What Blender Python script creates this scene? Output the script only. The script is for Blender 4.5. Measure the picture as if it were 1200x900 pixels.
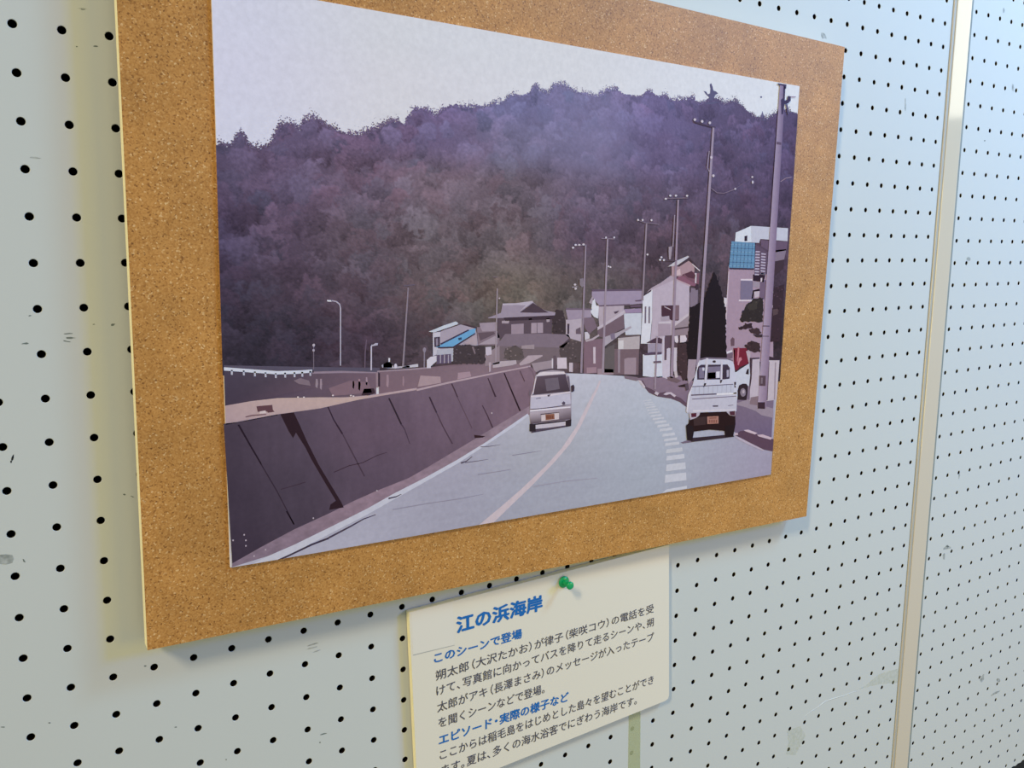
import bpy, math, random
import numpy as np
from mathutils import Vector, Matrix

# ------------------------------------------------------------------ scene, camera, light
for o in list(bpy.data.objects): bpy.data.objects.remove(o, do_unlink=True)
SC = bpy.context.scene
COL = SC.collection
WALL_Z = 1.5                       # height of the wall origin (mm coordinates: u right, v down, w out of the wall is negative)
def P3(u, v, w=0.0): return Vector((u/1000.0, w/1000.0, WALL_Z - v/1000.0))

cam_d = bpy.data.cameras.new('camera'); cam = bpy.data.objects.new('camera', cam_d); COL.objects.link(cam)
cam_d.sensor_fit = 'HORIZONTAL'; cam_d.sensor_width = 36.0; cam_d.lens = 28.761
cam_d.clip_start = 0.01; cam_d.clip_end = 50
CR = [[0.848338, -0.001209, -0.529454], [-0.08097, 0.987938, -0.131994], [0.523227, 0.154846, 0.838007]]                         # rows: right, down, forward in (u, v, w)
def uvw(d): return Vector((d[0], d[2], -d[1]))
_r, _d, _f = (uvw(x) for x in CR)
M = Matrix((_r, -_d, -_f)).transposed().to_4x4()
M.translation = P3(*(17.53, 119.504, -525.024))
cam.matrix_world = M
SC.camera = cam

SC.view_settings.view_transform = 'Standard'
try: SC.view_settings.look = 'None'
except Exception: pass
SC.view_settings.gamma = 1.0
SC.view_settings.use_curve_mapping = False
SC.view_settings.exposure = 0.0

world = bpy.data.worlds.new('room_light'); SC.world = world; world.use_nodes = True
bg = world.node_tree.nodes['Background']
bg.inputs[0].default_value = (0.285, 0.335, 0.283, 1); bg.inputs[1].default_value = 1.0

def area(name, loc, target, size, size_y, power, color):
    l = bpy.data.lights.new(name, 'AREA'); l.shape = 'RECTANGLE'; l.size = size; l.size_y = size_y
    l.energy = power; l.color = color
    o = bpy.data.objects.new(name, l); COL.objects.link(o)
    d = (Vector(target) - Vector(loc)).normalized()
    o.location = loc; o.rotation_euler = d.to_track_quat('-Z', 'Y').to_euler()
    return o
area('window_light', (2.108, -1.6, 2.018), (0.4, 0, 1.35), 0.38, 0.5, 25, (0.0, 0.2, 1.0))
area('upper_fill_light', (1.4, -0.7, 2.3), (1.0, 0, 1.6), 0.3, 0.3, 14, (0.29, 0.66, 1.0))  # added blue fill to brighten the upper right, not an actual window
area('far_window_light', (3.15, -1.3, 2.52), (0.9, 0, 2.52), 0.7, 1.24, 11, (1.0, 0.95, 0.8))
area('fill_light', (1.5, -1.6, 1.2), (0.6, 0, 1.2), 0.8, 0.8, 9, (1.0, 0.72, 0.0))  # added yellow fill from the front right, stands for no actual lamp
area('warm_lamp_light', (-4.6, -3.3, 5.806), (0.4, 0, 1.35), 0.45, 1.3, 348, (1.0, 0.86, 0.54))

# ------------------------------------------------------------------ helpers
def srgb(c):
    c = np.asarray(c, float)/255.0
    return np.where(c <= 0.04045, c/12.92, ((c+0.055)/1.055)**2.4)
def material(name, color, rough=0.6, spec=0.3):
    m = bpy.data.materials.new(name); m.use_nodes = True
    b = m.node_tree.nodes['Principled BSDF']
    b.inputs['Base Color'].default_value = (*color, 1); b.inputs['Roughness'].default_value = rough
    b.inputs['Specular IOR Level'].default_value = spec
    return m
def nodes(m): return m.node_tree.nodes, m.node_tree.links, m.node_tree.nodes['Principled BSDF']
def noise_tint(m, scale, lo, hi, detail=3.0, bump=0.0):
    N, L, b = nodes(m)
    tc = N.new('ShaderNodeTexCoord'); nz = N.new('ShaderNodeTexNoise'); nz.inputs['Scale'].default_value = scale; nz.inputs['Detail'].default_value = detail
    L.new(tc.outputs['Object'], nz.inputs['Vector'])
    rp = N.new('ShaderNodeValToRGB'); rp.color_ramp.elements[0].position = 0.3; rp.color_ramp.elements[1].position = 0.7
    rp.color_ramp.elements[0].color = (*lo, 1); rp.color_ramp.elements[1].color = (*hi, 1)
    L.new(nz.outputs['Fac'], rp.inputs['Fac']); L.new(rp.outputs['Color'], b.inputs['Base Color'])
    if bump:
        bp = N.new('ShaderNodeBump'); bp.inputs['Strength'].default_value = bump; bp.inputs['Distance'].default_value = 0.0004
        L.new(nz.outputs['Fac'], bp.inputs['Height']); L.new(bp.outputs['Normal'], b.inputs['Normal'])
    return m
def mesh_obj(name, verts, faces, mat, parent=None, smooth=False, cols=None):
    me = bpy.data.meshes.new(name)
    me.from_pydata([tuple(v) for v in verts], [], faces)
    if cols is not None:
        at = me.color_attributes.new('Col', 'FLOAT_COLOR', 'POINT')
        at.data.foreach_set('color', np.c_[np.asarray(cols, float), np.ones(len(cols))].ravel())
    if mat: me.materials.append(mat)
    if smooth:
        for p in me.polygons: p.use_smooth = True
    me.update()
    o = bpy.data.objects.new(name, me); COL.objects.link(o)
    if parent: o.parent = parent
    return o
def empty(name, loc):
    o = bpy.data.objects.new(name, None); COL.objects.link(o); o.location = loc; o.empty_display_size = 0.02
    return o
def tag(o, label, cat, group=None):
    o['label'] = label; o['category'] = cat
    if group: o['group'] = group
    return o
def slab(name, quad, w0, w1, mat, parent=None, origin=None, bevel=0.0):
    """a board: quad = four (u,v) corners TL,TR,BR,BL, front at w0, back at w1 (mm)"""
    org = origin or Vector((0, 0, 0))
    f = [P3(u, v, w0)-org for u, v in quad]; b = [P3(u, v, w1)-org for u, v in quad]
    n = len(quad)
    faces = [list(range(n))[::-1], list(range(n, 2*n))]
    faces += [[i, (i+1) % n, n+(i+1) % n, n+i] for i in range(n)]
    o = mesh_obj(name, f+b, faces, mat, parent)
    import bmesh
    bm = bmesh.new(); bm.from_mesh(o.data); bmesh.ops.recalc_face_normals(bm, faces=bm.faces)
    if bevel: bmesh.ops.bevel(bm, geom=bm.edges[:], offset=bevel/1000, segments=2, affect='EDGES', profile=0.5)
    bm.to_mesh(o.data); bm.free()
    return o
RNG = np.random.RandomState(7)

# ------------------------------------------------------------------ the wall: two pegboard panels and the joint strip
paint = material('pegboard_paint', (0.55, 0.55, 0.55), 0.55, 0.25)
hole_m = material('hardboard_brown', (0.012, 0.007, 0.005), 0.9, 0.0)
def pegboard(name, us, vs, u0, u1, v0, v1, mat, shear=0.0, thick=4.0, r=2.25, n=16):
    us = np.asarray(us, float); vs = np.asarray(vs, float)
    bu = np.r_[u0, (us[1:]+us[:-1])/2, u1]; bv = np.r_[v0, (vs[1:]+vs[:-1])/2, v1]
    k = n//4
    t = np.linspace(0, 1, k, endpoint=False)
    ang = np.deg2rad(45 + np.arange(n)*360.0/n)
    V = []; F = []
    base = 0
    I, J = np.meshgrid(np.arange(len(us)), np.arange(len(vs)), indexing='ij'); I = I.ravel(); J = J.ravel()
    cu = us[I]; cv = vs[J]; L = bu[I]; R = bu[I+1]; T = bv[J]; B = bv[J+1]
    sq = []
    for q in range(4):
        c = [(R, B), (L, B), (L, T), (R, T)]
        a, b = c[q], c[(q+1) % 4]
        for s in t: sq.append((a[0]+(b[0]-a[0])*s, a[1]+(b[1]-a[1])*s))
    S = np.stack([np.stack(p, -1) for p in sq], 1)                      # cells, n, 2
    dirs = np.stack([np.cos(ang), np.sin(ang)], -1)
    C = np.stack([cu, cv], -1)[:, None, :]
    H = C + dirs[None]*(r+0.25); H2 = C + dirs[None]*r
    def sh(A): A = A.copy(); A[..., 0] += shear*A[..., 1]; return A
    rings = [(sh(S), 0.0), (sh(H), 0.0), (sh(H2), 0.25), (sh(H2), thick), (sh(S), thick)]
    A = np.concatenate([np.concatenate([q, np.full(q.shape[:2]+(1,), w)], -1) for q, w in rings], 1)   # cells, 5n, 3
    verts = np.stack([A[..., 0]/1000, A[..., 2]/1000, WALL_Z - A[..., 1]/1000], -1).reshape(-1, 3)
    m = np.arange(n); m2 = (m+1) % n
    cell = np.concatenate([np.stack([a*n+m, (a+1)*n+m, (a+1)*n+m2, a*n+m2], -1) for a in range(4)], 0)
    faces = (cell[None] + (np.arange(len(cu))*5*n)[:, None, None]).reshape(-1, 4)
    me = bpy.data.meshes.new(name)
    me.vertices.add(len(verts)); me.vertices.foreach_set('co', verts.ravel())
    me.loops.add(faces.size); me.loops.foreach_set('vertex_index', faces.ravel().astype(np.int32))
    me.polygons.add(len(faces)); me.polygons.foreach_set('loop_start', (np.arange(len(faces))*4).astype(np.int32))
    me.polygons.foreach_set('loop_total', np.full(len(faces), 4, np.int32))
    me.materials.append(mat); me.materials.append(hole_m)
    mi = np.tile(np.repeat([0, 0, 1, 1], n), len(cu)).astype(np.int32); me.polygons.foreach_set('material_index', mi)
    me.update(calc_edges=True); me.validate()
    me.polygons.foreach_set('use_smooth', np.zeros(len(me.polygons), bool))
    o = bpy.data.objects.new(name, me); COL.objects.link(o); o['kind'] = 'structure'
    return o
VS_L = [-416.01, -393.26, -370.5, -347.74, -324.98, -302.22, -279.46, -256.7, -233.94, -211.18, -188.43, -165.67, -142.91, -120.15, -96.96, -73.39, -49.48, -25.29, -0.84, 23.81, 48.64, 73.61, 98.69, 123.84, 149.04, 174.26, 199.49, 224.69, 249.85, 274.96, 300.0, 324.96, 349.83, 374.6, 399.26, 423.83, 448.29, 472.65, 496.91, 521.08, 545.17, 569.19, 593.15, 617.08, 640.98, 664.88, 688.81, 712.78, 736.83, 760.88, 784.93, 808.97, 833.02, 857.07, 881.12, 905.17, 929.21, 953.26, 977.31, 1001.36, 1025.41, 1049.45, 1073.5, 1097.55]
US_L = [-485.31, -462.69, -440.07, -417.44, -394.82, -372.2, -349.57, -326.95, -304.33, -281.7, -259.08, -236.46, -213.83, -191.21, -168.59, -145.96, -123.34, -100.72, -78.09, -55.47, -32.85, -10.22, 12.4, 35.02, 57.97, 81.21, 104.72, 128.49, 152.48, 176.67, 201.04, 225.57, 250.24, 275.02, 299.9, 324.85, 349.85, 374.89, 399.94, 424.98, 450.0, 474.98, 499.89, 524.72, 549.46, 574.09, 598.59, 622.94, 647.12, 671.13, 694.95, 718.56, 741.95, 765.11, 788.01, 810.65, 833.02, 855.1, 876.88]
VS_R = [-423.04, -399.45, -375.85, -352.25, -328.66, -305.06, -281.47, -257.87, -234.27, -210.68, -187.08, -163.49, -139.89, -116.29, -92.53, -68.61, -44.54, -20.34, 3.99, 28.43, 52.97, 77.6, 102.3, 127.08, 151.91, 176.79, 201.7, 226.63, 251.58, 276.52, 301.45, 326.37, 351.24, 376.08, 400.85, 425.56, 450.2, 474.74, 499.18, 523.51, 547.71, 571.78, 595.71, 619.48, 643.08, 666.5, 689.73, 712.76, 735.58, 758.39, 781.21, 804.02, 826.84, 849.66, 872.47, 895.29, 918.1, 940.92, 963.74, 986.55, 1009.37, 1032.18, 1055.0, 1077.82]
US_R = [932.5, 956.12, 979.75, 1003.38, 1027.0, 1050.62, 1074.25, 1097.88, 1121.5, 1145.12, 1168.75, 1192.37, 1216.0, 1239.62, 1263.25, 1286.87, 1310.5, 1334.12, 1357.75, 1381.38, 1405.0, 1428.62, 1452.25, 1475.88, 1499.5, 1523.12, 1546.75, 1570.38, 1594.0, 1617.62, 1641.25, 1664.88, 1688.5, 1712.12, 1735.75, 1759.38, 1783.0, 1806.62, 1830.25, 1853.88, 1877.5, 1901.12, 1924.75, 1948.38, 1972.0, 1995.62, 2019.25, 2042.88, 2066.5, 2090.12, 2113.75, 2137.38, 2161.0, 2184.62]
wall_left = pegboard('wall_left', US_L, VS_L, US_L[0]-12.5, 889.5, VS_L[0]-12.5, VS_L[-1]+12.5, paint)
wall_right = pegboard('wall_right', US_R, VS_R, 917.5, US_R[-1]+12.5, VS_R[0]-12.5, VS_R[-1]+12.5, paint, shear=-0.005)
dark = material('cavity_dark', (0.012, 0.008, 0.006), 0.9, 0.1)
wb = slab('wall_back', [(-600, -520), (2300, -520), (2300, 1300), (-600, 1300)], 34, 44, dark); wb['kind'] = 'structure'

strip_m = material('joint_strip_cream', (0.6, 0.5, 0.4), 0.07, 0.55)
prof = [(0, 0.2), (0.3, -1.0), (0.9, -1.2), (3.9, -1.2), (4.2, -0.9), (4.9, -0.9), (5.2, -1.5), (6.0, -1.75), (31.2, -1.75), (32.0, -1.5), (32.3, 0.2)]
tv = []; tf = []
for v, uL in ((-560, 890.2), (1260, 885.0)):
    for du, w in prof: tv.append(P3(uL+du, v, w))
npf = len(prof)
for i in range(npf-1): tf.append([i, i+1, npf+i+1, npf+i])
strip = mesh_obj('trim_1', tv, tf, strip_m); strip['kind'] = 'structure'
groove_m = material('joint_groove_grey', (0.22, 0.24, 0.235), 0.6, 0.3)
gv = []; gf = []
for v, uL in ((-560, 890.2), (1260, 885.0)):
    for du, w in ((-0.9, -0.15), (0.05, -0.15), (4.15, -0.95), (4.95, -0.95), (32.3, -0.15), (37.2, -0.15)): gv.append(P3(uL+du, v, w))
for k in (0, 2, 4): mesh_obj('strip_groove', [gv[i] for i in (k, k+1, k+7, k+6)], [[0, 1, 2, 3]], groove_m, strip)

lv = [P3(uL+du, v, -1.24) for v, uL in ((-560, 890.2), (1260, 885.0)) for du in (0.8, 3.9)]
mesh_obj('strip_lip', lv, [[0, 1, 3, 2]], material('joint_strip_lip', (0.40, 0.37, 0.33), 0.5, 0.3), strip)

# marks on the paint
scuff_m = material('scuff_grey', (0.16, 0.18, 0.17), 0.8, 0.1)
scuff_dark = material('scuff_dark', (0.02, 0.02, 0.022), 0.8, 0.1)
def soft(name, color, a):
    m = bpy.data.materials.new(name); m.use_nodes = True; N, L, b = nodes(m)
    b.inputs['Base Color'].default_value = (*color, 1); b.inputs['Roughness'].default_value = 0.8; b.inputs['Specular IOR Level'].default_value = 0.1
    tc = N.new('ShaderNodeTexCoord'); nz = N.new('ShaderNodeTexNoise'); nz.inputs['Scale'].default_value = 260; nz.inputs['Detail'].default_value = 4
    mp = N.new('ShaderNodeMapRange'); mp.inputs[1].default_value = 0.35; mp.inputs[2].default_value = 0.7; mp.inputs[3].default_value = a*0.3; mp.inputs[4].default_value = a
    L.new(tc.outputs['Object'], nz.inputs['Vector']); L.new(nz.outputs['Fac'], mp.inputs[0]); L.new(mp.outputs[0], b.inputs['Alpha'])
    return m
scuff_soft = soft('scuff_smear', (0.12, 0.14, 0.13), 0.45)
stain_m = soft('glue_stain_olive', (0.46, 0.47, 0.28), 0.22)
SMEARS = [('s',[[43.2,67.4],[42.2,67.7],[40.2,67.9],[38.6,67.7],[37.7,67.5],[37.7,67.3],[38.1,66.9],[40.4,66.8],[41.5,67.1]]),('d',[[17.2,231.3],[16.9,232.3],[16.2,233.1],[15.9,232.5],[16.0,231.4],[16.5,230.4],[16.9,229.8],[17.4,229.3],[17.3,230.4]]),('d',[[16.2,233.4],[16.0,233.8],[15.8,234.2],[15.5,234.1],[15.4,233.5],[15.4,233.1],[15.6,232.7],[15.8,232.8],[16.1,233.0]]),('g',[[75.2,5.3],[74.8,5.6],[74.1,5.8],[73.2,5.8],[72.7,5.6],[73.0,5.3],[73.5,5.1],[74.2,5.0],[74.7,5.1]]),('g',[[65.1,6.7],[64.9,7.0],[64.7,7.1],[64.4,7.2],[64.2,7.0],[64.2,6.7],[64.5,6.5],[64.7,6.5],[64.9,6.6]]),('g',[[51.5,163.5],[50.4,163.6],[49.3,163.6],[47.7,163.7],[46.7,163.4],[47.1,163.2],[48.1,163.1],[49.5,163.0],[51.0,163.2]]),('g',[[52.9,166.0],[51.4,166.1],[50.3,166.4],[48.0,166.2],[47.9,165.8],[47.6,165.6],[48.2,165.3],[50.3,165.3],[51.5,165.7]]),('g',[[50.1,168.2],[49.1,168.2],[48.1,168.0],[46.8,167.7],[46.4,167.4],[46.2,167.1],[46.8,167.0],[48.2,167.5],[49.7,167.9]]),('g',[[29.4,167.7],[29.3,168.0],[28.3,168.3],[27.1,168.1],[25.8,168.1],[26.2,167.7],[27.0,167.5],[28.3,167.2],[29.0,167.5]]),('g',[[73.5,158.8],[73.0,159.4],[72.5,159.9],[71.7,160.0],[71.2,159.8],[71.2,159.4],[71.4,158.9],[72.1,158.6],[72.7,158.7]]),('g',[[63.1,158.7],[62.9,158.8],[62.5,158.9],[62.0,158.9],[61.7,158.7],[61.9,158.5],[62.1,158.4],[62.5,158.4],[62.8,158.5]]),('g',[[32.0,152.6],[31.5,152.7],[31.2,152.8],[30.6,152.9],[30.4,152.7],[30.6,152.5],[30.7,152.3],[31.3,152.2],[31.7,152.4]]),('s',[[12.7,289.6],[11.7,291.8],[8.6,292.2],[5.5,291.1],[4.6,288.9],[3.0,286.3],[6.3,285.9],[8.9,286.1],[12.1,287.1]]),('g',[[17.8,292.8],[17.4,292.4],[17.0,292.1],[16.9,291.2],[16.8,290.4],[17.1,290.6],[17.4,290.8],[17.8,291.7],[18.0,292.6]]),('g',[[72.4,261.4],[72.1,261.5],[71.8,261.7],[71.2,261.4],[70.8,261.0],[71.0,260.7],[71.4,260.5],[72.0,260.7],[72.2,261.1]]),('g',[[77.0,263.8],[76.3,263.6],[75.8,263.5],[75.4,263.1],[74.9,262.7],[74.9,262.4],[75.5,262.7],[76.1,262.9],[76.4,263.2]]),('s',[[186.3,385.7],[186.6,386.1],[183.8,386.5],[181.4,386.6],[179.3,386.6],[178.3,386.3],[180.1,385.7],[183.5,385.4],[185.3,385.5]]),('s',[[185.8,388.3],[185.7,388.7],[183.2,389.0],[180.4,388.8],[177.4,388.7],[178.7,388.3],[180.0,387.9],[182.7,388.0],[184.9,388.1]]),('s',[[188.4,391.4],[187.6,391.7],[185.8,392.1],[183.8,392.2],[183.0,392.1],[182.2,391.9],[183.8,391.5],[185.6,391.2],[187.1,391.2]]),('g',[[190.3,455.2],[189.9,455.7],[188.2,455.6],[186.6,455.6],[185.4,455.2],[185.6,454.8],[186.8,454.7],[188.1,454.6],[189.0,454.9]]),('g',[[185.6,461.0],[185.5,461.3],[185.2,461.3],[184.7,461.3],[184.5,460.8],[184.6,460.5],[184.8,460.2],[185.2,460.3],[185.6,460.6]]),('g',[[77.0,372.2],[76.8,372.5],[76.3,372.8],[75.8,372.7],[75.4,372.5],[75.4,372.3],[75.5,372.0],[76.1,371.8],[76.5,372.0]]),('s',[[819.9,-33.3],[820.0,-29.4],[819.5,-27.5],[818.5,-27.2],[817.4,-30.6],[817.4,-34.7],[816.9,-39.4],[818.0,-39.6],[818.9,-36.0]]),('s',[[973.9,468.6],[975.6,470.3],[968.9,469.9],[964.6,469.7],[958.2,468.9],[958.9,467.3],[961.7,466.2],[967.2,466.7],[971.6,467.3]]),('s',[[963.5,478.5],[963.5,482.3],[961.5,482.4],[960.1,481.1],[959.0,479.0],[958.6,475.6],[960.2,474.5],[961.6,473.8],[963.3,475.0]]),('g',[[970.7,466.9],[969.9,467.8],[967.4,467.5],[965.6,466.7],[962.7,465.9],[964.0,465.2],[965.2,464.9],[967.1,464.7],[968.7,465.8]]),('s',[[963.4,122.0],[962.8,124.0],[960.2,125.2],[957.3,124.2],[954.9,123.0],[955.0,121.1],[957.2,120.3],[959.1,119.8],[961.2,120.6]]),('d',[[920.9,131.4],[920.7,132.4],[919.6,132.5],[918.7,132.4],[918.1,131.8],[917.9,131.0],[918.4,130.3],[919.3,130.1],[920.5,130.4]]),('s',[[1082.3,672.2],[1078.7,675.4],[1075.5,675.0],[1073.7,673.1],[1071.9,670.0],[1074.8,666.0],[1078.1,665.1],[1081.5,664.4],[1081.3,668.3]]),('s',[[1128.5,702.0],[1126.0,703.0],[1120.0,703.7],[1112.4,703.4],[1103.3,703.0],[1106.4,701.8],[1108.9,700.7],[1117.5,700.2],[1122.7,701.3]]),('s',[[1124.5,685.9],[1125.9,688.4],[1121.8,688.3],[1117.5,686.1],[1115.3,684.0],[1114.3,682.0],[1116.2,680.9],[1120.4,682.5],[1123.7,684.1]]),('s',[[988.1,-149.8],[988.0,-147.6],[986.5,-146.8],[984.9,-146.0],[983.9,-148.2],[984.0,-150.0],[984.3,-151.6],[985.6,-152.0],[986.8,-151.3]]),('s',[[1021.8,-70.9],[1022.8,-66.9],[1020.7,-67.1],[1019.3,-67.2],[1017.2,-68.3],[1017.0,-72.2],[1017.5,-75.2],[1019.3,-74.7],[1020.8,-73.7]]),('g',[[899.2,-96.4],[899.4,-95.8],[898.7,-95.7],[898.1,-95.5],[897.8,-96.0],[897.6,-96.4],[898.0,-96.8],[898.5,-96.9],[899.0,-96.8]]),('s',[[980.6,379.8],[980.3,382.4],[979.5,384.6],[978.4,383.3],[977.9,380.6],[977.9,378.1],[978.5,376.4],[979.5,373.8],[980.4,377.0]]),('s',[[687.5,-83.8],[688.6,-82.1],[690.1,-80.0],[686.7,-80.1],[683.9,-79.4],[681.8,-81.4],[681.6,-83.0],[681.7,-84.6],[684.5,-84.7]]),('g',[[972.4,-8.8],[972.0,-8.4],[971.3,-8.2],[970.5,-8.1],[969.4,-8.3],[969.1,-9.0],[970.2,-9.3],[971.2,-9.5],[972.2,-9.4]]),('g',[[92.1,418.6],[92.0,418.8],[91.6,419.0],[91.0,418.7],[90.4,418.5],[90.6,418.3],[90.8,418.1],[91.5,418.1],[91.9,418.4]]),('g',[[0.1,388.8],[0.1,389.1],[-0.7,388.8],[-1.3,388.6],[-1.7,388.3],[-1.9,388.0],[-1.3,388.1],[-0.7,388.2],[0.2,388.5]]),('g',[[121.3,451.7],[121.3,452.0],[121.0,452.1],[120.7,451.9],[120.5,451.6],[120.6,451.3],[120.8,451.1],[121.0,451.2],[121.4,451.3]]),('g',[[22.9,393.5],[22.9,393.8],[22.5,393.8],[22.0,393.6],[21.8,393.3],[22.0,393.1],[22.1,392.8],[22.5,393.0],[23.0,393.2]]),('s',[[71.0,-13.6],[70.9,-13.4],[69.2,-13.3],[67.6,-13.1],[66.4,-13.2],[67.3,-13.4],[68.1,-13.6],[69.4,-13.8],[70.7,-13.8]]),('g',[[70.2,-13.2],[69.9,-13.0],[69.1,-12.8],[68.3,-12.7],[68.1,-12.9],[67.6,-13.0],[68.5,-13.2],[69.1,-13.2],[70.0,-13.3]]),('d',[[1175.6,836.7],[1184.3,834.5],[1191.6,836.4],[1198.2,834.8],[1205.4,836.0],[1209.8,834.2],[1221.9,835.8],[1231.2,835.0],[1254.8,869.2],[1194.3,851.4]]),('o',[[887.2,601.9],[887.8,620.5],[848.7,611.2],[819.6,606.9],[801.0,606.5],[824.1,605.0],[847.2,598.0]]),('o',[[689.9,617.2],[711.9,619.4],[721.5,633.6],[706.3,651.5],[690.8,645.1],[693.8,632.3]])]
for kind, pts in SMEARS:
    mm = {'g': scuff_m, 'd': scuff_dark, 's': scuff_soft, 'o': stain_m}[kind]
    wall = wall_left if sum(p[0] for p in pts)/len(pts) < 900 else wall_right
    mesh_obj('paint_stain' if kind == 'o' else 'scuff_mark', [P3(u, v, -0.06) for u, v in pts], [list(range(len(pts)))], mm, wall)
def tube(name, pts, rad, mat, parent=None, n=8):
    V = []; F = []
    for i, p in enumerate(pts):
        a = pts[max(i-1, 0)]; b = pts[min(i+1, len(pts)-1)]
        d = (b-a).normalized(); s = d.cross(Vector((0, 1, 0))).normalized(); q = s.cross(d)
        rr = rad[i] if hasattr(rad, '__len__') else rad
        for k in range(n): V.append(p + (s*math.cos(k*2*math.pi/n) + q*math.sin(k*2*math.pi/n))*rr)
    for i in range(len(pts)-1):
        for k in range(n): F.append([i*n+k, i*n+(k+1) % n, (i+1)*n+(k+1) % n, (i+1)*n+k])
    return mesh_obj(name, V, F, mat, parent, smooth=True)
CREASE = [[700.5,613.8],[714.0,611.2],[727.7,607.5],[738.9,606.0],[751.5,602.8],[766.2,603.8],[782.7,605.7],[801.0,606.5],[816.6,608.1],[835.6,608.4]]
tube('paint_crease', [P3(u, v, 0.3) for u, v in CREASE], [0.0002 + 0.0005*math.sin(math.pi*i/(len(CREASE)-1)) for i in range(len(CREASE))], paint, wall_left)

# ------------------------------------------------------------------ cork board
CORK = [[85.4,-79.6],[692.8,-69.7],[677.8,373.9],[76.1,354.1]]
cork_root = tag(empty('cork_board', P3(*[sum(c[k] for c in CORK)/4 for k in (0, 1)], -7)), 'brown cork pin board hanging on the white pegboard wall behind the big photo print', 'board')
O = cork_root.location.copy()
cork_m = bpy.data.materials.new('cork_granules'); cork_m.use_nodes = True
N, L, b = nodes(cork_m)
b.inputs['Roughness'].default_value = 0.5; b.inputs['Specular IOR Level'].default_value = 0.3
tc = N.new('ShaderNodeTexCoord')
vo = N.new('ShaderNodeTexVoronoi'); vo.inputs['Scale'].default_value = 1150
L.new(tc.outputs['Object'], vo.inputs['Vector'])
r1 = N.new('ShaderNodeValToRGB'); e = r1.color_ramp.elements
e[0].position = 0.0; e[0].color = (0.22, 0.085, 0.02, 1); e[1].position = 1.0; e[1].color = (0.7, 0.43, 0.205, 1)
x = e.new(0.08); x.color = (0.4, 0.17, 0.041, 1); x = e.new(0.5); x.color = (0.49, 0.222, 0.058, 1); x = e.new(0.93); x.color = (0.55, 0.262, 0.077, 1)
sx = N.new('ShaderNodeSeparateColor'); L.new(vo.outputs['Color'], sx.inputs[0]); L.new(sx.outputs[0], r1.inputs['Fac'])
nz = N.new('ShaderNodeTexNoise'); nz.inputs['Scale'].default_value = 480; nz.inputs['Detail'].default_value = 3; L.new(tc.outputs['Object'], nz.inputs['Vector'])
r2 = N.new('ShaderNodeValToRGB'); r2.color_ramp.elements[0].position = 0.24; r2.color_ramp.elements[0].color = (0.5, 0.42, 0.36, 1); r2.color_ramp.elements[1].position = 0.36; r2.color_ramp.elements[1].color = (1, 1, 1, 1)
L.new(nz.outputs['Fac'], r2.inputs['Fac'])
n2 = N.new('ShaderNodeTexNoise'); n2.inputs['Scale'].default_value = 35; n2.inputs['Detail'].default_value = 3; L.new(tc.outputs['Object'], n2.inputs['Vector'])
r3 = N.new('ShaderNodeValToRGB'); r3.color_ramp.elements[0].position = 0.3; r3.color_ramp.elements[0].color = (0.86, 0.86, 0.86, 1); r3.color_ramp.elements[1].position = 0.7; r3.color_ramp.elements[1].color = (1.06, 1.06, 1.06, 1)
L.new(n2.outputs['Fac'], r3.inputs['Fac'])
def mul(a, c):
    mx = N.new('ShaderNodeMix'); mx.data_type = 'RGBA'; mx.blend_type = 'MULTIPLY'; mx.inputs[0].default_value = 1.0
    L.new(a, mx.inputs[6]); L.new(c, mx.inputs[7]); return mx.outputs[2]
L.new(mul(mul(r1.outputs[0], r2.outputs[0]), r3.outputs[0]), b.inputs['Base Color'])
bp = N.new('ShaderNodeBump'); bp.inputs['Strength'].default_value = 0.25; bp.inputs['Distance'].default_value = 0.0004; L.new(nz.outputs['Fac'], bp.inputs['Height']); L.new(bp.outputs['Normal'], b.inputs['Normal'])
cream = noise_tint(material('cream_board_edge', (0.9, 0.8, 0.55), 0.6), 60, (0.97, 0.85, 0.54), (0.97, 0.85, 0.54))
slab('cork_sheet', CORK, -18.0, -16.6, cork_m, cork_root, O)
slab('backing_board', CORK, -16.6, -7.0, cream, cork_root, O)

# ------------------------------------------------------------------ caption card
CARD = [[253.2,377.4],[507.1,374.2],[513.2,520.9],[512.3,523.7],[508.8,525.0],[257.5,530.4]]
card_root = tag(empty('caption_card', P3(*[sum(c[k] for c in CARD)/len(CARD) for k in (0, 1)], 0)), 'cream card with blue headings and lines of Japanese text pinned under the cork board', 'sign')
CO = card_root.location.copy()
card_m = noise_tint(material('card_paper', (0.8, 0.76, 0.66), 0.6), 40, (0.735, 0.66, 0.575), (0.735, 0.66, 0.575))
slab('card_sheet', CARD, -6.0, -5.7, card_m, card_root, CO)
slab('foam_core', CARD, -5.7, -0.8, cream, card_root, CO)
patch_m = material('card_patch_paper', (0.735, 0.665, 0.6), 0.6, 0.2)
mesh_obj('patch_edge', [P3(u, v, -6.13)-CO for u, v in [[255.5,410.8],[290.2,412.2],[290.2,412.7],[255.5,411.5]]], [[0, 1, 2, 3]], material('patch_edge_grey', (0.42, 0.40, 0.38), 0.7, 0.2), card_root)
slab('paper_patch', [[254.6,378.1],[289.1,378.0],[290.2,412.5],[255.5,411.2]], -6.12, -6.0, patch_m, card_root, CO)
ink_blue = material('ink_blue', (0.003, 0.125, 0.43), 0.5, 0.3)
ink_grey = material('ink_grey', (0.075, 0.07, 0.095), 0.5, 0.3)
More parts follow.
